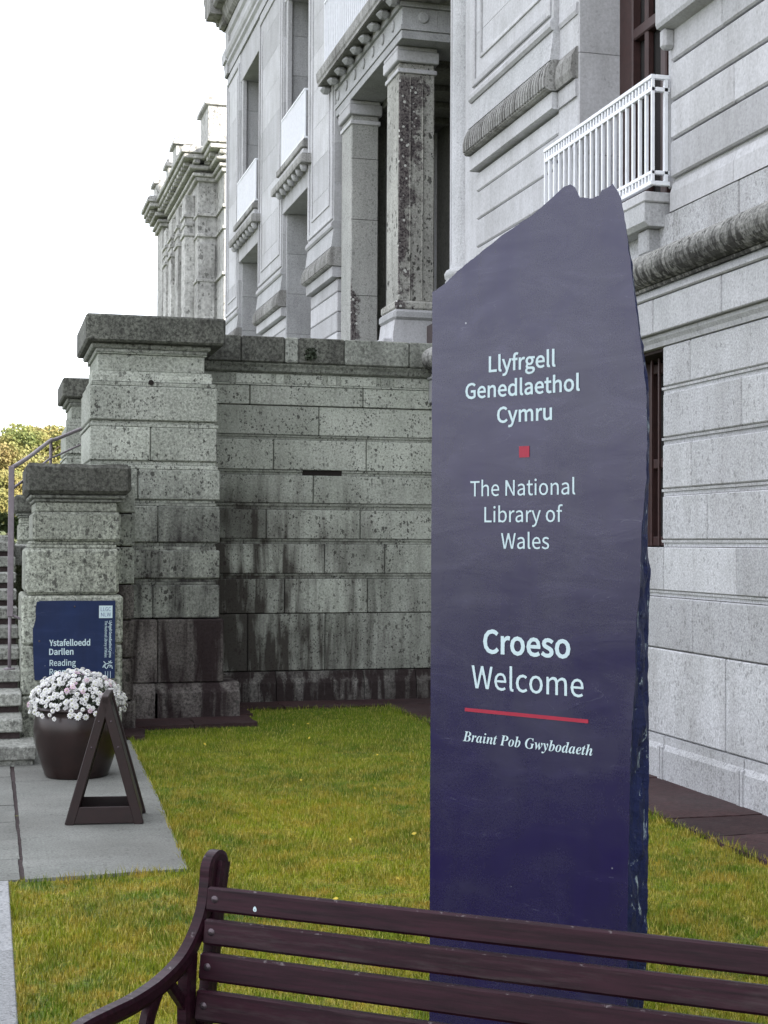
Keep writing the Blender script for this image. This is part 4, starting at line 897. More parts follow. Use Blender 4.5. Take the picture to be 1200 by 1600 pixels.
# outlines of the letters used on the signs: advance, then one closed outline per list
GLYPHS = '[{"C":[223,[132,-5,163,0,189,12,211,32,193,53,176,37,156,27,133,24,91,37,63,73,54,129,64,185,92,220,134,233,164,226,187,209,204,230,187,245,163,257,134,261,76,245,35,200,20,128,35,57,75,11]],"D":[241,[35,0,101,0,166,15,206,60,220,129,206,199,166,242,99,257,35,257],[68,27,68,230,97,230,147,219,177,184,187,129,177,74,147,39,97,27]],"G":[241,[136,-5,168,-1,195,10,215,25,215,133,131,133,131,106,186,106,186,39,165,28,139,24,93,37,64,73,54,129,64,185,94,220,139,233,162,230,180,221,194,209,212,230,194,245,170,256,138,261,77,245,36,200,20,128,35,57,76,11]],"L":[190,[35,0,180,0,180,28,68,28,68,257,35,257]],"N":[253,[35,0,66,0,66,135,62,215,63,215,91,162,185,0,218,0,218,257,187,257,187,123,192,42,190,42,162,95,68,257,35,257]],"R":[222,[68,135,68,230,111,230,145,226,166,212,173,185,166,157,145,140,111,135],[176,0,213,0,147,112,178,126,198,150,205,185,194,227,162,250,116,257,35,257,35,0,68,0,68,109,114,109]],"T":[210,[89,0,121,0,121,229,199,229,199,257,11,257,11,229,89,229]],"W":[307,[63,0,102,0,140,155,153,213,154,213,167,155,206,0,245,0,298,257,267,257,239,117,225,34,223,34,205,117,169,257,140,257,104,117,86,34,85,34,69,117,42,257,9,257]],"Y":[186,[77,0,109,0,109,99,186,257,153,257,120,184,94,128,92,128,67,184,34,257,0,257,77,99]],"a":[197,[76,-5,99,-1,120,9,139,23,140,23,143,0,169,0,169,117,162,158,141,185,103,195,74,191,49,182,29,170,41,148,58,158,77,165,98,168,122,161,134,144,137,120,71,107,33,84,21,49,28,20,47,2],[85,21,61,28,51,51,59,73,87,89,137,99,137,46,111,28]],"b":[216,[116,-5,157,8,187,42,199,98,190,149,164,183,123,195,102,191,82,182,63,168,64,202,64,279,32,279,32,0,58,0,61,20,62,20,89,2],[111,22,89,27,64,42,64,142,90,161,115,168,144,159,160,135,165,98,158,57,139,31]],"c":[179,[107,-5,129,-2,150,7,169,19,155,41,134,28,110,22,79,31,59,57,51,95,59,133,80,159,111,168,131,164,149,152,165,173,142,188,110,195,64,183,31,149,18,95,30,41,62,7]],"d":[217,[97,-5,119,-1,138,9,155,22,156,22,159,0,185,0,185,279,153,279,153,206,154,173,130,189,101,195,60,183,30,148,19,95,28,41,55,7],[104,22,76,31,58,56,51,95,59,133,79,159,106,168,130,163,153,148,153,48,129,29]],"e":[194,[109,-5,133,-2,154,5,172,15,160,36,138,25,113,21,81,29,59,52,50,88,178,88,179,106,170,153,145,184,103,195,62,183,31,148,18,95,31,41,63,7],[49,110,59,142,79,163,104,169,129,163,146,143,151,110]],"f":[114,[12,164,37,164,37,0,69,0,69,164,110,164,110,190,69,190,69,220,76,248,96,258,118,252,125,277,110,282,93,283,62,276,43,254,37,221,37,190,12,188]],"g":[197,[96,-88,147,-78,181,-54,193,-22,185,4,163,19,126,23,89,23,63,29,56,44,59,57,68,67,82,62,96,60,131,68,156,91,166,126,161,149,150,166,189,166,189,190,123,190,96,195,61,187,35,163,25,127,33,97,50,76,50,75,35,60,29,39,34,20,46,8,46,6,25,-13,18,-37,28,-64,55,-82],[96,82,76,87,61,103,56,127,68,160,96,172,117,166,131,151,137,127,131,103,116,87],[101,-65,71,-61,52,-50,46,-32,50,-16,65,0,90,-3,123,-3,151,-8,161,-27,154,-46,133,-60]],"h":[213,[32,0,64,0,64,138,90,160,116,167,137,162,149,145,152,116,152,0,184,0,184,120,178,161,159,186,126,195,102,191,81,179,63,163,64,202,64,279,32,279]],"i":[96,[32,0,64,0,64,190,32,190],[48,229,64,235,70,251,64,266,48,271,33,266,27,251,33,235]],"l":[99,[66,-5,84,-2,80,23,73,22,67,25,64,36,64,279,32,279,32,38,40,7]],"m":[324,[32,0,64,0,64,138,89,160,112,167,132,162,144,145,147,116,147,0,179,0,179,138,204,160,227,167,247,162,259,145,263,116,263,0,294,0,294,120,288,161,269,186,237,195,215,190,194,178,174,159,164,178,146,191,121,195,100,191,80,179,62,162,62,162,58,190,32,190]],"n":[214,[32,0,64,0,64,138,90,160,116,167,137,162,149,145,152,116,152,0,184,0,184,120,178,161,159,186,126,195,102,191,81,179,62,162,62,162,58,190,32,190]],"o":[212,[106,-5,150,7,182,41,194,95,182,149,150,183,106,195,63,183,31,149,18,95,31,41,63,7],[106,22,77,31,58,57,51,95,58,133,77,159,106,168,135,159,154,133,161,95,154,57,135,31]],"r":[136,[32,0,64,0,64,122,79,148,95,162,112,166,131,163,137,191,116,195,96,190,78,176,62,155,62,155,58,190,32,190]],"s":[164,[82,-5,120,3,143,24,151,52,142,81,120,98,93,110,65,122,52,143,61,162,88,170,111,165,131,153,146,173,130,184,110,192,87,195,52,188,29,168,22,141,30,115,51,97,77,86,107,72,120,50,111,29,83,20,62,23,44,31,27,43,11,22,31,8,56,-1]],"t":[132,[92,-5,110,-2,127,2,121,27,99,21,76,31,70,58,70,164,121,164,121,190,70,190,70,244,43,244,40,190,9,188,9,164,38,164,38,59,43,25,60,3]],"u":[213,[88,-5,112,0,132,12,151,30,152,30,154,0,181,0,181,190,149,190,149,55,132,37,115,26,97,23,77,28,65,45,62,74,62,190,29,190,29,70,36,29,55,4]],"y":[182,[35,-82,68,-73,91,-50,106,-16,178,190,147,190,112,85,97,31,95,31,76,85,38,190,5,190,81,0,77,-15,60,-44,34,-56,19,-53,13,-78]]," ":[78]},{"B":[430,[-34,0,-34,15,-15,17,0,20,12,28,22,41,39,85,115,369,119,387,120,404,117,417,109,426,95,431,73,435,73,451,222,451,284,448,334,440,370,427,394,408,409,384,414,353,400,302,358,265,289,240,338,216,368,183,378,140,376,116,370,93,359,72,343,52,322,34,295,20,261,9,220,2,171,0],[201,248,235,252,264,262,286,280,302,303,312,331,315,364,308,400,287,421,253,428,233,423,222,406,181,249,192,248],[166,22,197,26,223,38,246,57,263,83,273,113,276,149,266,192,237,218,187,227,176,227,134,75,129,44,138,28]],"G":[499,[221,-11,162,-6,113,11,73,39,44,76,27,122,21,175,23,208,28,240,38,271,51,301,67,330,87,357,110,382,135,404,163,422,186,434,209,444,232,452,256,458,280,462,306,463,349,459,400,447,418,444,431,449,441,463,457,463,428,317,410,317,406,354,397,384,382,408,362,425,337,435,308,439,279,434,250,421,222,400,196,370,172,333,150,287,134,238,124,190,120,144,124,106,134,73,151,48,174,29,203,18,238,14,267,18,288,29,302,47,312,74,330,144,336,179,333,193,325,201,310,205,286,207,286,223,475,223,475,206,469,206,451,202,440,191,425,150,395,31,340,7,282,-7]],"P":[409,[-34,0,-34,15,-15,17,0,20,12,28,22,41,39,85,115,369,119,387,120,404,117,417,109,426,95,431,73,435,73,451,259,451,343,439,393,404,410,346,407,322,399,299,386,278,369,259,348,243,323,231,291,222,248,217,195,215,171,215,136,82,130,47,132,33,141,24,155,18,177,15,177,0],[199,238,233,241,261,252,283,271,299,296,308,326,312,363,305,399,285,421,252,428,238,426,230,421,218,392,178,239,189,238]],"a":[336,[53,-9,24,-3,1,14,-10,30,-17,50,-19,73,-17,97,-13,122,-5,147,5,172,17,196,32,220,48,241,65,260,84,276,112,295,139,306,165,310,189,305,205,290,214,265,225,303,297,303,241,108,232,74,228,56,231,44,238,40,251,46,267,61,285,87,300,78,265,30,231,1,197,-9,166,2,155,34,157,52,162,75,145,49,128,28,111,12,93,1,74,-6],[93,41,108,45,124,56,139,73,152,95,176,147,192,202,198,248,192,272,172,281,157,276,141,264,125,244,109,219,83,159,70,115,65,81,72,51]],"b":[322,[77,-9,55,-8,34,-3,16,4,1,12,-8,21,-11,31,-7,52,83,375,91,412,89,422,84,429,74,432,59,433,48,433,48,451,115,458,189,470,129,255,157,285,187,303,218,310,247,304,271,286,282,269,289,247,291,221,289,197,284,173,276,148,266,123,252,100,237,77,219,57,200,39,179,23,147,5,113,-6],[91,15,109,18,127,29,144,45,159,65,185,116,203,171,210,223,207,240,201,253,191,261,179,263,154,256,134,232,115,193,97,138,77,69,70,33,75,19]],"d":[334,[55,-9,26,-4,3,14,-7,32,-13,55,-15,82,-14,103,-10,125,-4,148,5,170,16,193,29,215,44,235,60,255,78,272,107,293,135,305,164,310,190,306,213,294,238,381,242,399,243,412,241,422,234,428,205,433,205,451,271,459,343,470,237,83,232,60,230,48,232,43,238,41,246,44,255,52,281,89,297,78,278,52,261,30,246,13,223,-4,198,-9,175,-4,162,10,157,35,159,55,164,76,147,50,130,28,113,12,95,0,76,-7],[96,42,111,46,127,58,142,76,156,99,180,153,196,208,201,249,195,275,177,283,164,280,149,269,120,231,93,181,74,126,68,101,66,79,69,63,75,51,84,44]],"e":[269,[87,-9,60,-6,36,3,16,19,1,40,-8,67,-11,98,-9,122,-3,147,6,172,18,196,32,219,49,240,68,260,88,276,109,290,131,301,154,307,176,310,207,305,230,293,244,273,249,248,244,222,230,197,207,174,173,153,131,136,79,124,75,88,78,66,87,50,102,39,122,36,147,42,171,62,195,95,214,83,179,32,136,1],[84,146,104,152,123,161,140,171,163,190,179,212,190,236,193,260,192,272,187,280,180,286,171,287,149,278,126,252,110,224,96,189]],"h":[357,[210,-9,185,-4,170,13,165,41,173,84,194,153,217,222,223,246,220,257,210,261,185,252,159,227,131,185,104,130,81,68,63,0,-19,0,82,374,88,399,90,411,88,422,83,428,73,431,58,433,48,433,48,451,110,457,187,470,115,197,139,232,162,260,184,282,206,297,229,307,253,310,281,304,297,287,303,259,301,237,294,207,282,170,250,75,247,65,246,57,248,47,257,43,269,49,285,67,306,98,320,89,284,34,247,2]],"i":[194,[132,371,114,375,100,384,90,398,87,416,90,433,100,447,114,457,132,460,149,457,163,447,173,433,176,416,173,398,163,384,149,375],[49,-8,29,-5,13,5,4,21,1,41,4,64,10,87,44,211,51,237,53,254,46,268,26,273,19,273,19,289,89,299,150,310,89,85,84,55,87,46,95,42,107,48,123,64,142,90,155,81,121,31,85,2]],"n":[357,[213,-9,188,-4,173,13,168,41,175,84,197,153,220,222,226,246,222,257,213,261,189,253,163,229,136,190,123,165,110,137,97,107,86,74,75,38,66,0,-14,0,42,211,50,240,52,254,45,268,24,273,18,273,17,289,151,310,116,193,141,230,164,259,187,281,209,297,232,306,256,310,284,304,301,287,306,259,301,226,285,170,248,57,251,47,260,43,269,46,279,55,304,90,319,80,300,53,282,31,266,13,240,-4]],"o":[316,[96,-9,67,-6,42,4,20,20,3,41,-7,68,-10,98,-8,123,-3,147,6,172,17,196,32,219,48,241,66,260,86,277,107,291,130,301,152,308,175,310,207,306,234,297,256,281,272,260,282,234,285,203,283,179,278,155,270,130,258,106,245,83,228,61,210,41,190,24,168,10,145,-1,121,-7],[103,13,119,18,134,30,148,50,162,74,184,132,200,191,206,240,197,276,172,288,157,284,141,272,127,253,113,229,90,172,75,111,69,58,78,25]],"r":[261,[-14,0,42,211,50,240,52,254,45,268,24,273,18,273,17,289,151,310,114,189,144,243,171,280,197,302,210,308,222,310,250,298,259,265,257,245,249,230,236,221,220,218,202,223,186,238,180,241,165,234,148,212,127,175,95,97,66,0]],"t":[185,[30,-9,5,-4,-10,12,-15,39,-14,52,-11,70,45,273,13,273,13,297,58,319,98,353,134,398,162,398,134,300,187,300,179,273,126,273,77,103,70,77,67,56,70,45,77,41,90,47,107,65,128,95,144,85,125,56,107,33,88,14,70,1,50,-7]],"w":[420,[48,-10,48,25,45,154,38,228,25,263,5,274,-1,273,-2,291,97,310,108,290,118,231,124,132,229,310,246,310,267,87,303,130,327,167,341,196,346,214,342,227,330,240,318,255,314,271,317,287,325,300,337,308,353,311,370,308,383,298,391,283,394,264,388,231,370,191,340,143,299,88,245,25,216,-9,197,-10,179,179,68,-9]],"y":[281,[-30,-140,-51,-137,-66,-129,-77,-115,-80,-99,-77,-84,-69,-72,-56,-64,-41,-61,-26,-64,-8,-73,9,-82,20,-85,28,-83,38,-77,58,-56,76,-30,81,-17,83,-6,79,30,70,90,58,156,44,213,33,251,24,269,14,275,-1,277,-9,276,-9,294,22,298,48,304,85,310,95,303,104,285,112,254,127,181,148,75,179,136,198,181,205,211,200,225,187,238,173,252,168,269,171,285,179,298,193,307,210,310,227,307,240,298,248,284,251,265,248,245,241,219,214,152,174,74,126,-5,109,-29,91,-52,74,-74,56,-93,38,-109,20,-122,-5,-136]]," ":[175]}]'

# ================================================================ LETTERING
GLY, GLYI = json.loads(GLYPHS)
def thicken(q, d):
    q = [p for i, p in enumerate(q) if (Vector(p) - Vector(q[i - 1])).length > 1e-6]; n = len(q); out = []
    for i in range(n):
        a, b_, c = Vector(q[i - 1]), Vector(q[i]), Vector(q[(i + 1) % n]); e1 = (b_ - a).normalized(); e2 = (c - b_).normalized()
        n1 = Vector((e1.y, -e1.x)); n2 = Vector((e2.y, -e2.x)); m_ = n1 + n2
        if m_.length < .3: m_ = n1; k = 1.0
        else: m_.normalize(); k = min(1.5, 1 / max(.5, m_.dot(n1)))
        out.append((b_.x + m_.x * d * k, b_.y + m_.y * d * k))
    return out
def text_mesh(body, glyphs, width=None, cap=0.05, bold=0.0, capunit=257.0):
    """flat filled lettering, baseline at 0, centred on x=0; every letter is filled by itself; returns verts, faces"""
    x = 0; s = cap / capunit; G = []
    for ch in body:
        g = glyphs[ch]
        if len(g) > 1: G.append([[(x + p[i], p[i + 1]) for i in range(0, len(p), 2)] for p in g[1:]])
        x += g[0]
    xs = [p[0] for gl in G for q in gl for p in q]; x0, x1 = min(xs), max(xs)
    sx = (width / (x1 - x0)) if width else s
    out = []
    for gl in G:
        cu = bpy.data.curves.new('lettering', 'CURVE'); cu.dimensions = '2D'; cu.fill_mode = 'BOTH'
        for q in gl:
            q = thicken([((c[0] - (x0 + x1) / 2) * sx, c[1] * s) for c in q], bold)
            sp = cu.splines.new('POLY'); sp.points.add(len(q) - 1); sp.use_cyclic_u = True
            for p, c in zip(sp.points, q): p.co = (c[0], c[1], 0, 1)
        o = bpy.data.objects.new('t', cu)
        me = o.to_mesh()
        out.append(([tuple(v.co) for v in me.vertices], [list(p.vertices) for p in me.polygons]))
        o.to_mesh_clear(); bpy.data.objects.remove(o); bpy.data.curves.remove(cu)
    return merge(out)
def put(name, V, F, fn, m, parent, **kw):
    """fn maps flat (x, y) to local space"""
    return add(name, [fn(v[0], v[1]) for v in V], F, m, parent, local=True, **kw)

# ================================================================ BLUE SLATE SIGN
sign = empty('welcome_sign', (1.376, 4.484, 0), 'tall rough-edged blue slate slab lettered Croeso Welcome standing on the lawn', 'sign')
_a = R(-34.2)
sign.rotation_euler = (0, 0, math.atan2(-math.cos(_a), -math.sin(_a)))   # local +X runs along the face towards the near edge
# local frame: x along the face, y into the slab (away from the viewer)
top_o = [(-0.014, 2.401), (0.038, 2.424), (0.109, 2.469), (0.177, 2.504), (0.261, 2.548), (0.38, 2.598), (0.443, 2.634), (0.48, 2.659), (0.513, 2.67), (0.532, 2.656), (0.549, 2.624), (0.584, 2.616), (0.614, 2.62), (0.624, 2.633), (0.661, 2.646), (0.677, 2.625)]
fr_o = [(0.69, 2.6), (0.699, 2.553), (0.718, 2.429), (0.731, 2.336), (0.744, 2.242), (0.753, 2.186), (0.765, 2.103), (0.774, 2.02), (0.776, 1.911), (0.774, 1.801), (0.766, 1.71), (0.758, 1.638), (0.756, 1.574), (0.756, 1.528), (0.752, 1.455), (0.743, 1.4), (0.739, 1.327), (0.739, 1.218), (0.729, 1.108), (0.723, 0.998), (0.719, 0.779), (0.715, 0.597), (0.713, 0.415), (0.712, 0.234), (0.712, -0.15)]
bk_o = [(0.642, 2.626), (0.651, 2.577), (0.669, 2.451), (0.682, 2.355), (0.695, 2.259), (0.702, 2.202), (0.719, 2.116), (0.723, 2.031), (0.725, 1.919), (0.723, 1.807), (0.721, 1.713), (0.719, 1.639), (0.72, 1.573), (0.73, 1.527), (0.726, 1.452), (0.724, 1.396), (0.722, 1.322), (0.722, 1.21), (0.724, 1.099), (0.725, 0.988), (0.723, 0.765), (0.721, 0.58), (0.717, 0.395), (0.704, 0.208), (0.704, -0.15)]
def dense(pts, step=.012):
    out = []
    for i in range(len(pts) - 1):
        a, b_ = Vector(pts[i]), Vector(pts[i + 1]); k = max(1, round((b_ - a).length / step))
        out += [a.lerp(b_, j / k) for j in range(k)]
    out.append(Vector(pts[-1])); return out
def dense_to(pts, counts):
    out = []
    for i, k in enumerate(counts):
        a, b_ = Vector(pts[i]), Vector(pts[i + 1]); out += [a.lerp(b_, j / k) for j in range(k)]
    out.append(Vector(pts[-1])); return out
cnt = [max(1, round((Vector(fr_o[i + 1]) - Vector(fr_o[i])).length / .012)) for i in range(len(fr_o) - 1)]
fr = dense_to(fr_o, cnt); bk = dense_to(bk_o, cnt)
tp = dense(top_o, .012)
left = [Vector((-0.010, -0.15 + 2.55 * i / 40)) for i in range(41)]
loopF = left + tp + fr; loopB = left + tp + bk
nL = len(left); nT = len(tp); n = len(loopF); K_ = 7; TH = .10
V = []
for k in range(K_):
    t = k / (K_ - 1)
    for i, (a, b_) in enumerate(zip(loopF, loopB)):
        x = a.x + (b_.x - a.x) * t; z = a.y + (b_.y - a.y) * t; y = TH * t
        if nL <= i < nL + nT: z -= t * .07 * min(1, (i - nL) / 20); x -= .042 * t * max(0, (x - .3) / .377)
        elif i >= nL + nT: z -= t * .07 * max(0, 1 - (i - nL - nT) / 60)
        edge = 0 < k < K_ - 1
        if i >= nL + nT:
            w = mnoise.fractal(Vector((t * 2.2, z * 8, 4.0)), 1.0, 2.0, 4) * .015 * math.sin(math.pi * t) ** .5 if edge else mnoise.noise(Vector((k, z * 30, 1))) * .0035
            x += w - (.004 if edge else 0)
        elif i >= nL:
            z += (mnoise.fractal(Vector((x * 18, t * 3, 2.0)), 1.0, 2.0, 3) * .010 if edge else mnoise.noise(Vector((x * 60, k, 1))) * .0035)
        else:
            x += mnoise.noise(Vector((t * 3, z * 9, 7))) * .002
        V.append((x, y, z))
Fs = []
for k in range(K_ - 1):
    for i in range(n):
        j = (i + 1) % n; Fs.append([k * n + i, k * n + j, (k + 1) * n + j, (k + 1) * n + i])
slab = add('slate_slab', V, [list(range(n)), list(range(K_ * n - 1, (K_ - 1) * n - 1, -1))] + Fs, ['slate', 'slate_side'], sign, local=True)
for p in slab.data.polygons:
    if len(p.vertices) == 4: p.material_index = 1
F0 = -.0015
def on_face(uc, z0): return lambda x, y: (uc + x, F0, z0 + y)
for body, u0, u1, z, cap, bold in (('Llyfrgell', .218, .463, 2.131, .047, .0013), ('Genedlaethol', .127, .549, 2.053, .047, .0013), ('Cymru', .25, .451, 1.972, .047, .0013),
                                   ('The National', .147, .535, 1.747, .047, .0002), ('Library of', .202, .491, 1.666, .047, .0002), ('Wales', .266, .443, 1.585, .047, .0002),
                                   ('Croeso', .201, .517, 1.264, .069, .0025), ('Welcome', .155, .565, 1.152, .069, .0004)):
    V, F = text_mesh(body, GLY, u1 - u0, cap, bold); put('lettering', V, F, on_face((u0 + u1) / 2, z), 'letter', sign)
V, F = text_mesh('Braint Pob Gwybodaeth', GLYI, .476, .031, .0001, 451.0); put('lettering', V, F, on_face(.359, .984), 'letter', sign)
add('red_square', [(.332, F0, 1.862), (.370, F0, 1.862), (.370, F0, 1.896), (.332, F0, 1.896)], [[0, 1, 2, 3]], 'red', sign, local=True)
add('red_line', [(.128, F0, 1.077), (.582, F0, 1.077), (.582, F0, 1.088), (.128, F0, 1.088)], [[0, 1, 2, 3]], 'red', sign, local=True)

# ================================================================ BENCH
bench = empty('park_bench', (.496, 3.17, 0), 'maroon slatted bench with curved arm rest in front of the slate sign', 'bench')
bench.rotation_euler = (0, 0, math.atan2(-.6184, .7859))       # local x along the bench, local -y towards the sitter's front
BL = 1.75
def slat(name, zc, yc, h, th, tilt, x0=-.035, x1=BL - .035):
    V, F = cbox(x0, x1, -th / 2, th / 2, -h / 2, h / 2, .005); ct, st = math.cos(tilt), math.sin(tilt)
    V = [(x, yc + y * ct - z * st, zc + y * st + z * ct) for x, y, z in V]
    s = add(name, V, F, 'bench', bench, local=True)
    for xb in (x0 + .022, x1 - .022):
        Vb, Fb = lathe([(.001, .004), (.005, .0035), (.008, .001), (.009, 0)], 0, 0, 10)
        Vb = [(xb + a, yc + (-th / 2 - c) * ct, zc + b_ + (-th / 2 - c) * st) for a, b_, c in Vb]
        add('bolt', Vb, Fb, 'bolt', s, local=True, smooth=True)
    return s
tl = R(-9)
# back slats, the lower ones nearer the sitter
for zc, yc, h in ((.827, .010, .052), (.760, -.004, .054), (.690, -.020, .058), (.612, -.036, .064), (.54, -.05, .06)):
    slat('back_slat', zc, yc, h, .026, tl)
for i in range(7): slat('seat_slat', .435 - .004 * abs(i - 3), -.10 - i * .068, .026, .056, 0)
def arc_bar(pts, x0, w, th, name, m='bench', closed=False):
    """bar of width w (along x) and thickness th sweeping a (y,z) path"""
    n = len(pts); V = []; F = []
    P = [Vector(p) for p in pts]
    for i in range(n):
        d = (P[min(i + 1, n - 1)] - P[max(i - 1, 0)]).normalized(); nn = Vector((-d.y, d.x)); c = P[i]; t = th[i] if isinstance(th, list) else th
        r = .25
        ring = [(-.5, -.5 + r), (-.5 + r * .5, -.5), (.5 - r * .5, -.5), (.5, -.5 + r), (.5, .5 - r), (.5 - r * .5, .5), (-.5 + r * .5, .5), (-.5, .5 - r)]
        for a, b_ in ring:
            q = c + nn * (b_ * t); V.append((x0 + a * w, q.x, q.y))
    for i in range(n - 1):
        for s in range(8): tt = (s + 1) % 8; F.append([i * 8 + s, i * 8 + tt, (i + 1) * 8 + tt, (i + 1) * 8 + s])
    F.append(list(range(8))); F.append(list(range(n * 8 - 1, (n - 1) * 8 - 1, -1)))
    return V, F
def sm2(p, n=5): return [(q.x, q.y) for q in smoothp([(a, b_, 0) for a, b_ in p], n)]
def bench_end(x):
    # path in (y, z); y = minus the distance in front of the back
    arm = sm2([(.092, .880), (.084, .897), (.062, .903), (.040, .890), (.034, .858), (.020, .801), (-.018, .750), (-.078, .708), (-.165, .684), (-.262, .675), (-.352, .676), (-.44, .676), (-.485, .665), (-.505, .635), (-.50, .61)])
    e = add('end_frame', *arc_bar(arm, x, .030, .034, ''), 'bench', bench, local=True, smooth=False)
    def sub(nm, path, w, th, dx=0): return add(nm, *arc_bar(sm2(path) if len(path) > 2 else path, x + dx, w, th, ''), 'bench', e, local=True)
    sub('back_post', [(.075, .895), (.052, .80), (.025, .66), (-.005, .52), (.0, .40), (.05, .20), (.10, .0)], .030, .040, .012)
    sub('arm_support', [(-.045, .72), (-.052, .62), (-.05, .52), (-.06, .42)], .030, .040)
    sub('brace', [(-.13, .685), (-.05, .60), (.01, .53)], .018, .022)
    sub('scroll', [(-.17, .68), (-.21, .62), (-.20, .56), (-.14, .54), (-.10, .50), (-.10, .44)], .022, .034)
    sub('front_leg', [(-.47, .67), (-.47, .58), (-.44, .50), (-.46, .43), (-.49, .28), (-.47, .12), (-.52, .0)], .034, .042)
    sub('seat_bearer', [(-.50, .43), (-.30, .405), (-.10, .40), (.0, .42)], .034, .045)
    return e
bench_end(-.052); bench_end(BL - .012)
V, F = tube([(-.06, -.2, .14), (BL, -.2, .14)], .010, 8); add('stretcher', V, F, 'bench', bench, local=True)
# a spot of bird lime on the top slat
V, F = lathe([(.001, .0), (.004, 0), (.0055, .001), (.001, .0015)], 0, 0, 10)
add('bird_lime', [(.086 + a * .8, -.004 - c, .818 + b_ * 1.3) for a, b_, c in V], F, 'letter', bench, local=True)

# ================================================================ FLOWER POT
PX_, PY_ = .610, 10.22
pot = empty('flower_pot', (PX_, PY_, .013), 'large dark brown glazed pot full of white flowers', 'flower pot')
prof = [(.001, 0), (.200, 0), (.212, .012), (.238, .09), (.268, .19), (.288, .29), (.290, .35), (.279, .41), (.270, .445), (.280, .452), (.296, .458), (.298, .468), (.288, .478), (.270, .478), (.262, .462), (.255, .43), (.001, .42)]
V, F = lathe(prof, 0, 0, 56); add('pot_body', V, F, 'pot', pot, local=True, smooth=True)
V, F = lathe([(.001, .440), (.246, .436), (.25, .42), (.001, .42)], 0, 0, 30); add('soil', V, F, 'soil', pot, local=True)
plant = empty('chrysanthemum_plant', (PX_, PY_, .443), 'rounded mound of white and pale pink daisies filling the brown pot', 'plant')
def dome(a, t, r=1.0):
    ph = t * math.pi * .56
    return Vector((.305 * math.sin(ph) * math.cos(a) * r, .305 * math.sin(ph) * math.sin(a) * r, 0.038 + .238 * math.cos(ph) * r))
V = []; F = []
for i in range(2600):
    a = random.uniform(0, 6.283); t = math.sqrt(random.random()); r = random.uniform(.35, .97); c = dome(a, t, r); s = random.uniform(.010, .020)
    d = Vector((random.gauss(0, 1), random.gauss(0, 1), random.gauss(0, 1))).normalized(); e = d.orthogonal().normalized()
    k = len(V); V += [c - e * s * .5, c + d * s, c + e * s * .5, c - d * s]; F.append([k, k + 1, k + 2, k + 3])
o = add('foliage', V, F, 'pot_leaf', plant, local=True); o['kind'] = 'stuff'
def bloom_mesh(name, m, n=9):
    V = [(0, 0, .006)]; F = []; mi = []
    for r_, z_, o_ in ((1.0, .001, 0), (.66, .006, .35)):
        for i in range(n):
            a = 2 * math.pi * i / n + o_; w = math.pi / n * .9; k = len(V)
            V += [(.004 * math.cos(a), .004 * math.sin(a), .003 + z_), (.015 * r_ * math.cos(a - w), .015 * r_ * math.sin(a - w), .005 + z_), (.020 * r_ * math.cos(a), .020 * r_ * math.sin(a), .002 + z_), (.015 * r_ * math.cos(a + w), .015 * r_ * math.sin(a + w), .005 + z_)]
            F.append([k, k + 1, k + 2, k + 3]); mi.append(0)
    k = len(V)
    for i in range(6): V.append((.0045 * math.cos(i * 1.047), .0045 * math.sin(i * 1.047), .011))
    V.append((0, 0, .014))
    for i in range(6): F.append([k + i, k + (i + 1) % 6, k + 6]); mi.append(1)
    me = bpy.data.meshes.new(name); me.from_pydata(V, [], F); me.materials.append(M[m]); me.materials.append(M['bloom_heart'])
    for p, q in zip(me.polygons, mi): p.material_index = q
    return me
bm_w = bloom_mesh('bloom', 'bloom'); bm_p = bloom_mesh('bloom', 'bloom_pink')
nb = 296; ga = math.pi * (3 - math.sqrt(5))
for i in range(nb):
    t = math.sqrt((i + .5) / nb); a = i * ga + random.uniform(-.2, .2)
    if t > .80 and random.random() < .34: t -= random.uniform(.1, .5)
    c = dome(a, t, random.uniform(.98, 1.06)); c += Vector((random.gauss(0, .006), random.gauss(0, .006), random.gauss(0, .006)))
    o = bpy.data.objects.new('bloom', bm_p if random.random() < .13 else bm_w); COL.objects.link(o); o.parent = plant; o.location = c
    nrm = Vector((c.x, c.y, (c.z - .05) * 1.1)).normalized() + Vector((0, -.25, .25)) + Vector((random.gauss(0, .2), random.gauss(0, .2), random.gauss(0, .2)))
    o.rotation_euler = nrm.to_track_quat('Z', 'Y').to_euler(); s = random.uniform(.8, 1.2); o.scale = (s, s, s)

# the many smaller blooms crowded between the big ones
V = []; F = []
src = [tuple(v.co) for v in bm_w.vertices]; sf = [list(p.vertices) for p in bm_w.polygons if len(p.vertices) == 4]
for i in range(420):
    t = math.sqrt(random.random()) * .86; a = random.uniform(0, 6.283); c = dome(a, t, random.uniform(.93, 1.03)); s = random.uniform(.55, .95)
    q = (Vector((c.x, c.y, c.z)).normalized() + Vector((random.gauss(0, .35), random.gauss(0, .35) - .2, random.gauss(0, .35)))).to_track_quat('Z', 'Y').to_matrix()
    k = len(V); V += [c + q @ (Vector(v) * s) for v in src]; F += [[j + k for j in f] for f in sf]
o = add('small_blooms', V, F, 'bloom', plant, local=True, recalc=False); o['kind'] = 'stuff'

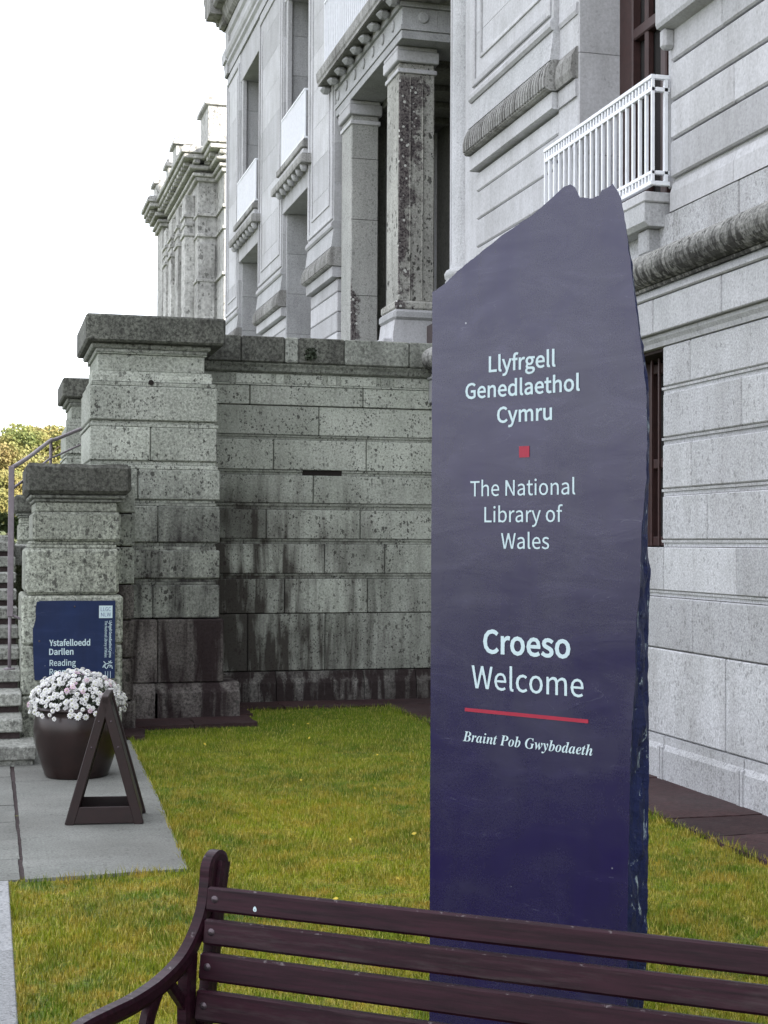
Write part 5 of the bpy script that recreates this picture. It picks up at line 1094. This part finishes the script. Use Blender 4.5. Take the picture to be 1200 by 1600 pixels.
# ================================================================ A-FRAME BOARD
brd = empty('pavement_board', (.655, 8.4, .014), 'dark folding A-shaped pavement board beside the brown flower pot', 'pavement sign')
brd.rotation_euler = (0, 0, R(-8))
HB = .71; SP = .198; DB = .36
def leaf_(sgn, nm):
    """one panel of the A: local coordinates; leans to the ridge"""
    parts = {}
    ang = math.atan2(SP, HB); L = math.hypot(SP, HB)
    def tr(u, v, w):   # u along depth, v up the slope, w thickness outwards
        x = sgn * (SP - v * math.sin(ang) + w * math.cos(ang)); z = v * math.cos(ang) + w * math.sin(ang); return (x, u, z)
    def piece(n2, u0, u1, v0, v1, w0, w1, m, par):
        V, F = cbox(u0, u1, v0, v1, w0, w1, .003); return add(n2, [tr(*v) for v in V], F, m, par, local=True)
    p = piece(nm, .035, DB - .035, .07, L - .05, -.004, .010, 'board_panel', brd)
    piece('stile', 0, .038, 0, L, -.030, .022, 'board', p); piece('stile', DB - .038, DB, 0, L, -.030, .022, 'board', p)
    piece('rail', .038, DB - .038, .02, .09, -.018, .010, 'board', p); piece('rail', .038, DB - .038, L - .07, L - .005, -.018, .010, 'board', p)
    for v in (.45, .60): 
        Vb, Fb = lathe([(.001, .003), (.004, .002), (.006, 0)], 0, 0, 8)
        add('screw', [tr(-.0005 - c, v + b_, -.004 + a) for a, b_, c in Vb], Fb, 'bolt', p, local=True)
    return p
leaf_(-1, 'board_leaf'); leaf_(1, 'board_leaf')
for u in (.004, DB - .022):
    V, F = cbox(-SP + .01, SP - .01, u, u + .016, .006, .100, .003); add('stretcher', V, F, 'board', brd, local=True)
V, F = cbox(-.022, .022, 0, DB, HB - .035, HB + .012, .006); add('ridge', V, F, 'board', brd, local=True)

# ================================================================ NAVY PLAQUE
plq = empty('wall_plaque', (.68, 11.88, .5), 'navy slate plaque with pale lettering fixed to the low pier', 'sign')
def pm(px, py): return (.3785 + (px - 55) * .00495, 1.127 - (py - 940) * .00499)
outl = [(57, 941), (62, 939), (100, 938.6), (140, 939), (180, 939), (180.3, 1000), (180, 1062), (120, 1063), (55, 1063), (53.6, 1045), (52.6, 1027), (52, 1005), (51.4, 983), (54, 975), (56, 965), (55.5, 953)]
V, F = extr([pm(*q) for q in outl], 'y', 11.862, 11.893); add('plaque_slab', V, F, 'plaque', plq)
FY = 11.8595
def ptxt(body, px0, px1, py, cap_px, gly=GLY, bold=.0008, m='letter', vertical=False):
    if not vertical:
        V, F = text_mesh(body, gly, (px1 - px0) * .00495, cap_px * .00499, bold); cx, cz = pm((px0 + px1) / 2, py)
        return add('lettering', [(cx + v[0], FY, cz + v[1]) for v in V], F, m, plq)
    V, F = text_mesh(body, gly, (px1 - px0) * .00499, cap_px * .00495, bold); cx, cz = pm(py, (px0 + px1) / 2)
    return add('lettering', [(cx + v[1], FY, cz - v[0]) for v in V], F, m, plq)
ptxt('Ystafelloedd', 77.3, 140.5, 1009.5, 9.2, bold=.0016); ptxt('Darllen', 77.3, 114.5, 1023.5, 9.2, bold=.0016)
ptxt('Reading', 78, 118.5, 1041, 9.2); ptxt('Rooms', 78, 111, 1055, 9.2)
ptxt('The National Library of Wales', 971, 1029, 163.6, 4.0, bold=.0002, vertical=True); ptxt('Llyfrgell Genedlaethol Cymru', 971, 1029, 170.6, 4.0, bold=.0006, vertical=True)
a, c = pm(154.3, 966.5), pm(175.5, 946.7)
add('logo_square', [(a[0], FY - .0005, a[1]), (c[0], FY - .0005, a[1]), (c[0], FY - .0005, c[1]), (a[0], FY - .0005, c[1])], [[0, 1, 2, 3]], 'letter', plq)
FY = 11.8580
ptxt('LLGC', 157, 173, 955.5, 6.2, bold=.0002, m='logo_dark'); ptxt('NLW', 157.5, 173, 964, 6.2, bold=.0002, m='logo_dark')
FY = 11.8595
# small pale heraldic emblem and bars under the side lettering
em = []
def stroke(pts, w):
    for i in range(len(pts) - 1):
        p, q = Vector(pm(*pts[i])), Vector(pm(*pts[i + 1])); d = (q - p).normalized(); nn = Vector((-d.y, d.x)) * w
        em.append(([(p.x - nn.x, FY, p.y - nn.y), (q.x - nn.x, FY, q.y - nn.y), (q.x + nn.x, FY, q.y + nn.y), (p.x + nn.x, FY, p.y + nn.y)], [[0, 1, 2, 3]]))
for pts in ([(161, 1045), (163, 1041), (167, 1039), (171, 1038), (174, 1034)], [(162, 1035), (165, 1038), (164, 1044), (167, 1047)], [(168, 1046), (170, 1041), (175, 1042), (176, 1047)], [(170, 1035), (173, 1038), (176, 1037)], [(172, 1045), (174, 1041)]):
    stroke(pts, .0032)
for x in (165, 169, 173): stroke([(x, 1051), (x, 1062)], .0018)
V, F = merge(em); add('emblem', V, F, 'letter', plq)
for q in ((116, 948), (61.5, 1002)):
    V, F = lathe([(.001, .004), (.006, .003), (.008, 0)], 0, 0, 10); a = pm(*q); add('screw', [(a[0] + x, FY + .001 - z, a[1] + y) for x, y, z in V], F, 'bolt', plq)

# ================================================================ GRASS, LEAVES
def blades(name, regions, m, hmin, hmax, w, seed, label):
    rg = np.random.default_rng(seed); P = []
    for (x0, x1, y0, y1, dens) in regions:
        k = int((x1 - x0) * (y1 - y0) * dens); P.append(np.column_stack([rg.uniform(x0, x1, k), rg.uniform(y0, y1, k)]))
    P = np.concatenate(P)
    # clear of the slabs, plinth feet and the slate
    k_ = (P[:, 0] < np.interp(P[:, 1], [7.1, 7.19, 9.3, 10.06, 11.95], [0.1, .952, 1.042, 1.062, 1.12])) & (P[:, 1] > 7.13) & (P[:, 1] < 12.0)
    k_ |= (P[:, 1] > 12.62 ) & (P[:, 0] < 2.33)
    k_ |= (P[:, 1] > 12.0) & (P[:, 0] < 1.27)
    k_ |= (P[:, 1] > 13.9)
    P = P[~k_]; n = len(P)
    ang = rg.uniform(0, 2 * np.pi, n); lean = rg.normal(0, .35, (n, 2)); h = rg.uniform(hmin, hmax, n)
    patch = np.sin(P[:, 0] * 5.1 + 1.3 * np.sin(P[:, 1] * 2.7)) * np.sin(P[:, 1] * 4.3 + P[:, 0]); h *= 1 + .30 * patch
    # uncut fringe along slabs, walls and round the foot of the slate
    fr_ = (np.abs(P[:, 0] - np.interp(P[:, 1], [7.19, 9.3, 10.06, 11.95], [.965, 1.055, 1.075, 1.13])) < .035) & (P[:, 1] > 7.15)
    fr_ |= (np.abs(P[:, 1] - 7.13) < .04) & (P[:, 0] < 1.0); fr_ |= (P[:, 0] < .150) & (P[:, 1] < 7.13); fr_ |= P[:, 0] > 3.76; fr_ |= P[:, 1] > 13.86
    sx_, sy_ = P[:, 0] - 1.376, P[:, 1] - 4.484; su, sv = sx_ * .562 - sy_ * .827, sx_ * .827 + sy_ * .562
    fr_ |= (su > -.05) & (su < .78) & (sv > -.07) & (sv < .16)
    h = np.where(fr_, h * rg.uniform(1.2, 2.6, n), h)
    wx = np.cos(ang) * w / 2; wy = np.sin(ang) * w / 2; z0 = np.full(n, -.006)
    b0 = np.column_stack([P[:, 0] - wx, P[:, 1] - wy, z0]); b1 = np.column_stack([P[:, 0] + wx, P[:, 1] + wy, z0])
    mx = P[:, 0] + lean[:, 0] * h * .35; my = P[:, 1] + lean[:, 1] * h * .35
    m0 = np.column_stack([mx - wx * .7, my - wy * .7, h * .55]); m1 = np.column_stack([mx + wx * .7, my + wy * .7, h * .55])
    tip = np.column_stack([P[:, 0] + lean[:, 0] * h, P[:, 1] + lean[:, 1] * h, h])
    V = np.stack([b0, b1, m1, m0, tip], 1).reshape(-1, 3)
    me = bpy.data.meshes.new(name); base = np.arange(n) * 5
    quads = np.stack([base, base + 1, base + 2, base + 3], 1); tris = np.stack([base + 3, base + 2, base + 4], 1)
    me.vertices.add(len(V)); me.vertices.foreach_set('co', V.astype(np.float32).ravel())
    li = np.concatenate([np.concatenate([quads, tris], 1).ravel()]); me.loops.add(len(li)); me.loops.foreach_set('vertex_index', li.astype(np.int32))
    ls = np.stack([np.arange(n) * 7, np.arange(n) * 7 + 4], 1).ravel(); me.polygons.add(2 * n); me.polygons.foreach_set('loop_start', ls.astype(np.int32))
    me.polygons.foreach_set('loop_total', np.tile([4, 3], n).astype(np.int32)); me.update(); me.validate()
    me.materials.append(M[m]); o = bpy.data.objects.new(name, me); COL.objects.link(o); o['kind'] = 'stuff'; o['label'] = label; o['category'] = 'grass'
    return o
blades('grass', [(.125, 3.82, 3.2, 6.2, 9500), (.125, 3.82, 6.2, 9.0, 8000), (.9, 3.82, 9.0, 13.95, 5200), (.125, 3.82, .6, 3.2, 1500)], 'blade', .010, .028, .0040, 3, 'short yellow green lawn grass')
# fallen yellow leaves
V = []; F = []
for i in range(46):
    x, y = random.uniform(1.2, 3.7), random.uniform(4.5, 13.6)
    if y > 12.5 and x < 2.4: continue
    s = random.uniform(.008, .016); c = Vector((x, y, .035)); d = Vector((random.uniform(-1, 1), random.uniform(-1, 1), random.uniform(.1, .9))).normalized(); e = d.orthogonal().normalized(); k = len(V)
    V += [c - e * s * .6, c + d * s, c + e * s * .6, c - d * s]; F.append([k, k + 1, k + 2, k + 3])
M['fallen'] = simple('fallen_leaf_yellow', (0.55, 0.42, 0.04), 0.7, var=0.4)
o = add('fallen_leaves', V, F, 'fallen'); o['kind'] = 'stuff'; o['label'] = 'scattered yellow leaves on the lawn'

# ================================================================ HILL AND TREES
def hill_z(x, y): 
    t = max(0.0, min(1.0, (y - 40) / 90)); return -.1 + 3.4 * t * t * (3 - 2 * t) + max(0, (y - 130)) * .02
nx, ny = 30, 30
V = [(-120 + 260 * i / nx, 30 + 190 * j / ny, hill_z(0, 30 + 190 * j / ny) - (.4 if j == 0 else 0)) for j in range(ny + 1) for i in range(nx + 1)]
F = [[j * (nx + 1) + i, j * (nx + 1) + i + 1, (j + 1) * (nx + 1) + i + 1, (j + 1) * (nx + 1) + i] for j in range(ny) for i in range(nx)]
o = add('hillside', V, F, 'field', smooth=True); o['kind'] = 'structure'
def tree_proto(seed, h, w, mat, nl, ls):
    rd = random.Random(seed); V = []; F = []
    lobes = [(Vector((0, 0, h * .62)), w * .42, h * .30)]
    for i in range(11):
        a = rd.uniform(0, 6.28); r = rd.uniform(.1, .36) * w; z = rd.uniform(.38, .86) * h
        lobes.append((Vector((r * math.cos(a), r * math.sin(a), z)), w * rd.uniform(.13, .24), h * rd.uniform(.10, .17)))
    for i in range(nl):
        c0, rx, rz = rd.choice(lobes); d = Vector((rd.gauss(0, 1), rd.gauss(0, 1), rd.gauss(0, 1))).normalized(); q = rd.random() ** .35
        c = c0 + Vector((d.x * rx * q, d.y * rx * q, d.z * rz * q)); s = ls * rd.uniform(.6, 1.4)
        u = Vector((rd.gauss(0, 1), rd.gauss(0, 1), rd.gauss(0, 1))).normalized(); e = u.orthogonal().normalized(); k = len(V)
        V += [c - e * s * .5, c + u * s * .6, c + e * s * .5, c - u * s * .6]; F.append([k, k + 1, k + 2, k + 3])
    crown = bpy.data.meshes.new('crown'); crown.from_pydata(V, [], F); crown.materials.append(M[mat])
    parts = [tube([(0, 0, -.6), (0.05, 0, h * .3), (0, .05, h * .7)], [w * .035, w * .026, w * .010], 7)]
    for i in range(6):
        a = i * 1.05; z = h * (.3 + .07 * i); parts.append(tube([(0, 0, z), (.12 * w * math.cos(a), .12 * w * math.sin(a), z + h * .08), (.28 * w * math.cos(a), .28 * w * math.sin(a), z + h * .2)], [w * .014, w * .010, w * .004], 5))
    TV, TF = merge(parts); trunk = bpy.data.meshes.new('trunk'); trunk.from_pydata(TV, [], TF); trunk.materials.append(M['bark'])
    return crown, trunk
protos = {'y': tree_proto(1, 8, 7.5, 'leaf_yellow', 15000, .19), 'o': tree_proto(2, 9, 7, 'leaf_orange', 15000, .19), 'g': tree_proto(3, 7, 6, 'leaf_green', 12000, .19), 'd': tree_proto(4, 5, 4.5, 'leaf_dark', 6000, .2)}
TR = [  # x, y, scale, kind, label
 (1.2, 52, .55, 'd', 'dark evergreen bush low behind the handrail post'),
 (3.1, 40, .42, 'g', 'bright yellow green bush between handrail post and low pier'),
 (-2.4, 60, .85, 'd', 'dark bushy tree outside the left edge of the view'),
 (1.0, 72, .55, 'y', 'yellow tree lowest on the hillside above the dark bush'),
 (4.6, 76, .58, 'o', 'orange tree on the hillside behind the near handrail'),
 (-3.5, 80, .65, 'y', 'yellow tree at the left edge of the hillside'),
 (2.2, 90, .70, 'o', 'orange brown tree in the middle of the hillside wood'),
 (7.0, 92, .78, 'y', 'yellow tree touching the far stone pier'),
 (-3.0, 104, .85, 'o', 'orange tree in the left part of the hillside wood'),
 (3.6, 108, .88, 'y', 'pale yellow tree high on the hillside'),
 (9.0, 112, .92, 'o', 'orange tree high on the hill beside the far stone pier'),
 (0.0, 120, .92, 'y', 'tall yellow tree on the hill crest at left'),
 (5.5, 128, 1.1, 'g', 'green tree standing on the hill crest'),
 (11.0, 130, 1.15, 'g', 'green topped tree on the crest nearest the stone pier'),
 (-6.5, 126, 1.1, 'g', 'green tree on the crest beyond the left edge'),
 (15.5, 120, 1.1, 'y', 'yellow tree hidden behind the stone piers')]
rt = random.Random(5)
for x, y, s, kd, lab in TR:
    t = empty('autumn_tree' if kd in 'yo' else ('green_tree' if kd == 'g' else 'dark_bush'), (x, y, hill_z(x, y)), lab, 'bush' if 'bush' in lab else 'tree', 'trees on the hillside beyond the steps')
    t.rotation_euler = (0, 0, rt.uniform(0, 6.28)); t.scale = (s, s, s * rt.uniform(.9, 1.1))
    for me in protos[kd]:
        o = bpy.data.objects.new(me.name, me); COL.objects.link(o); o.parent = t
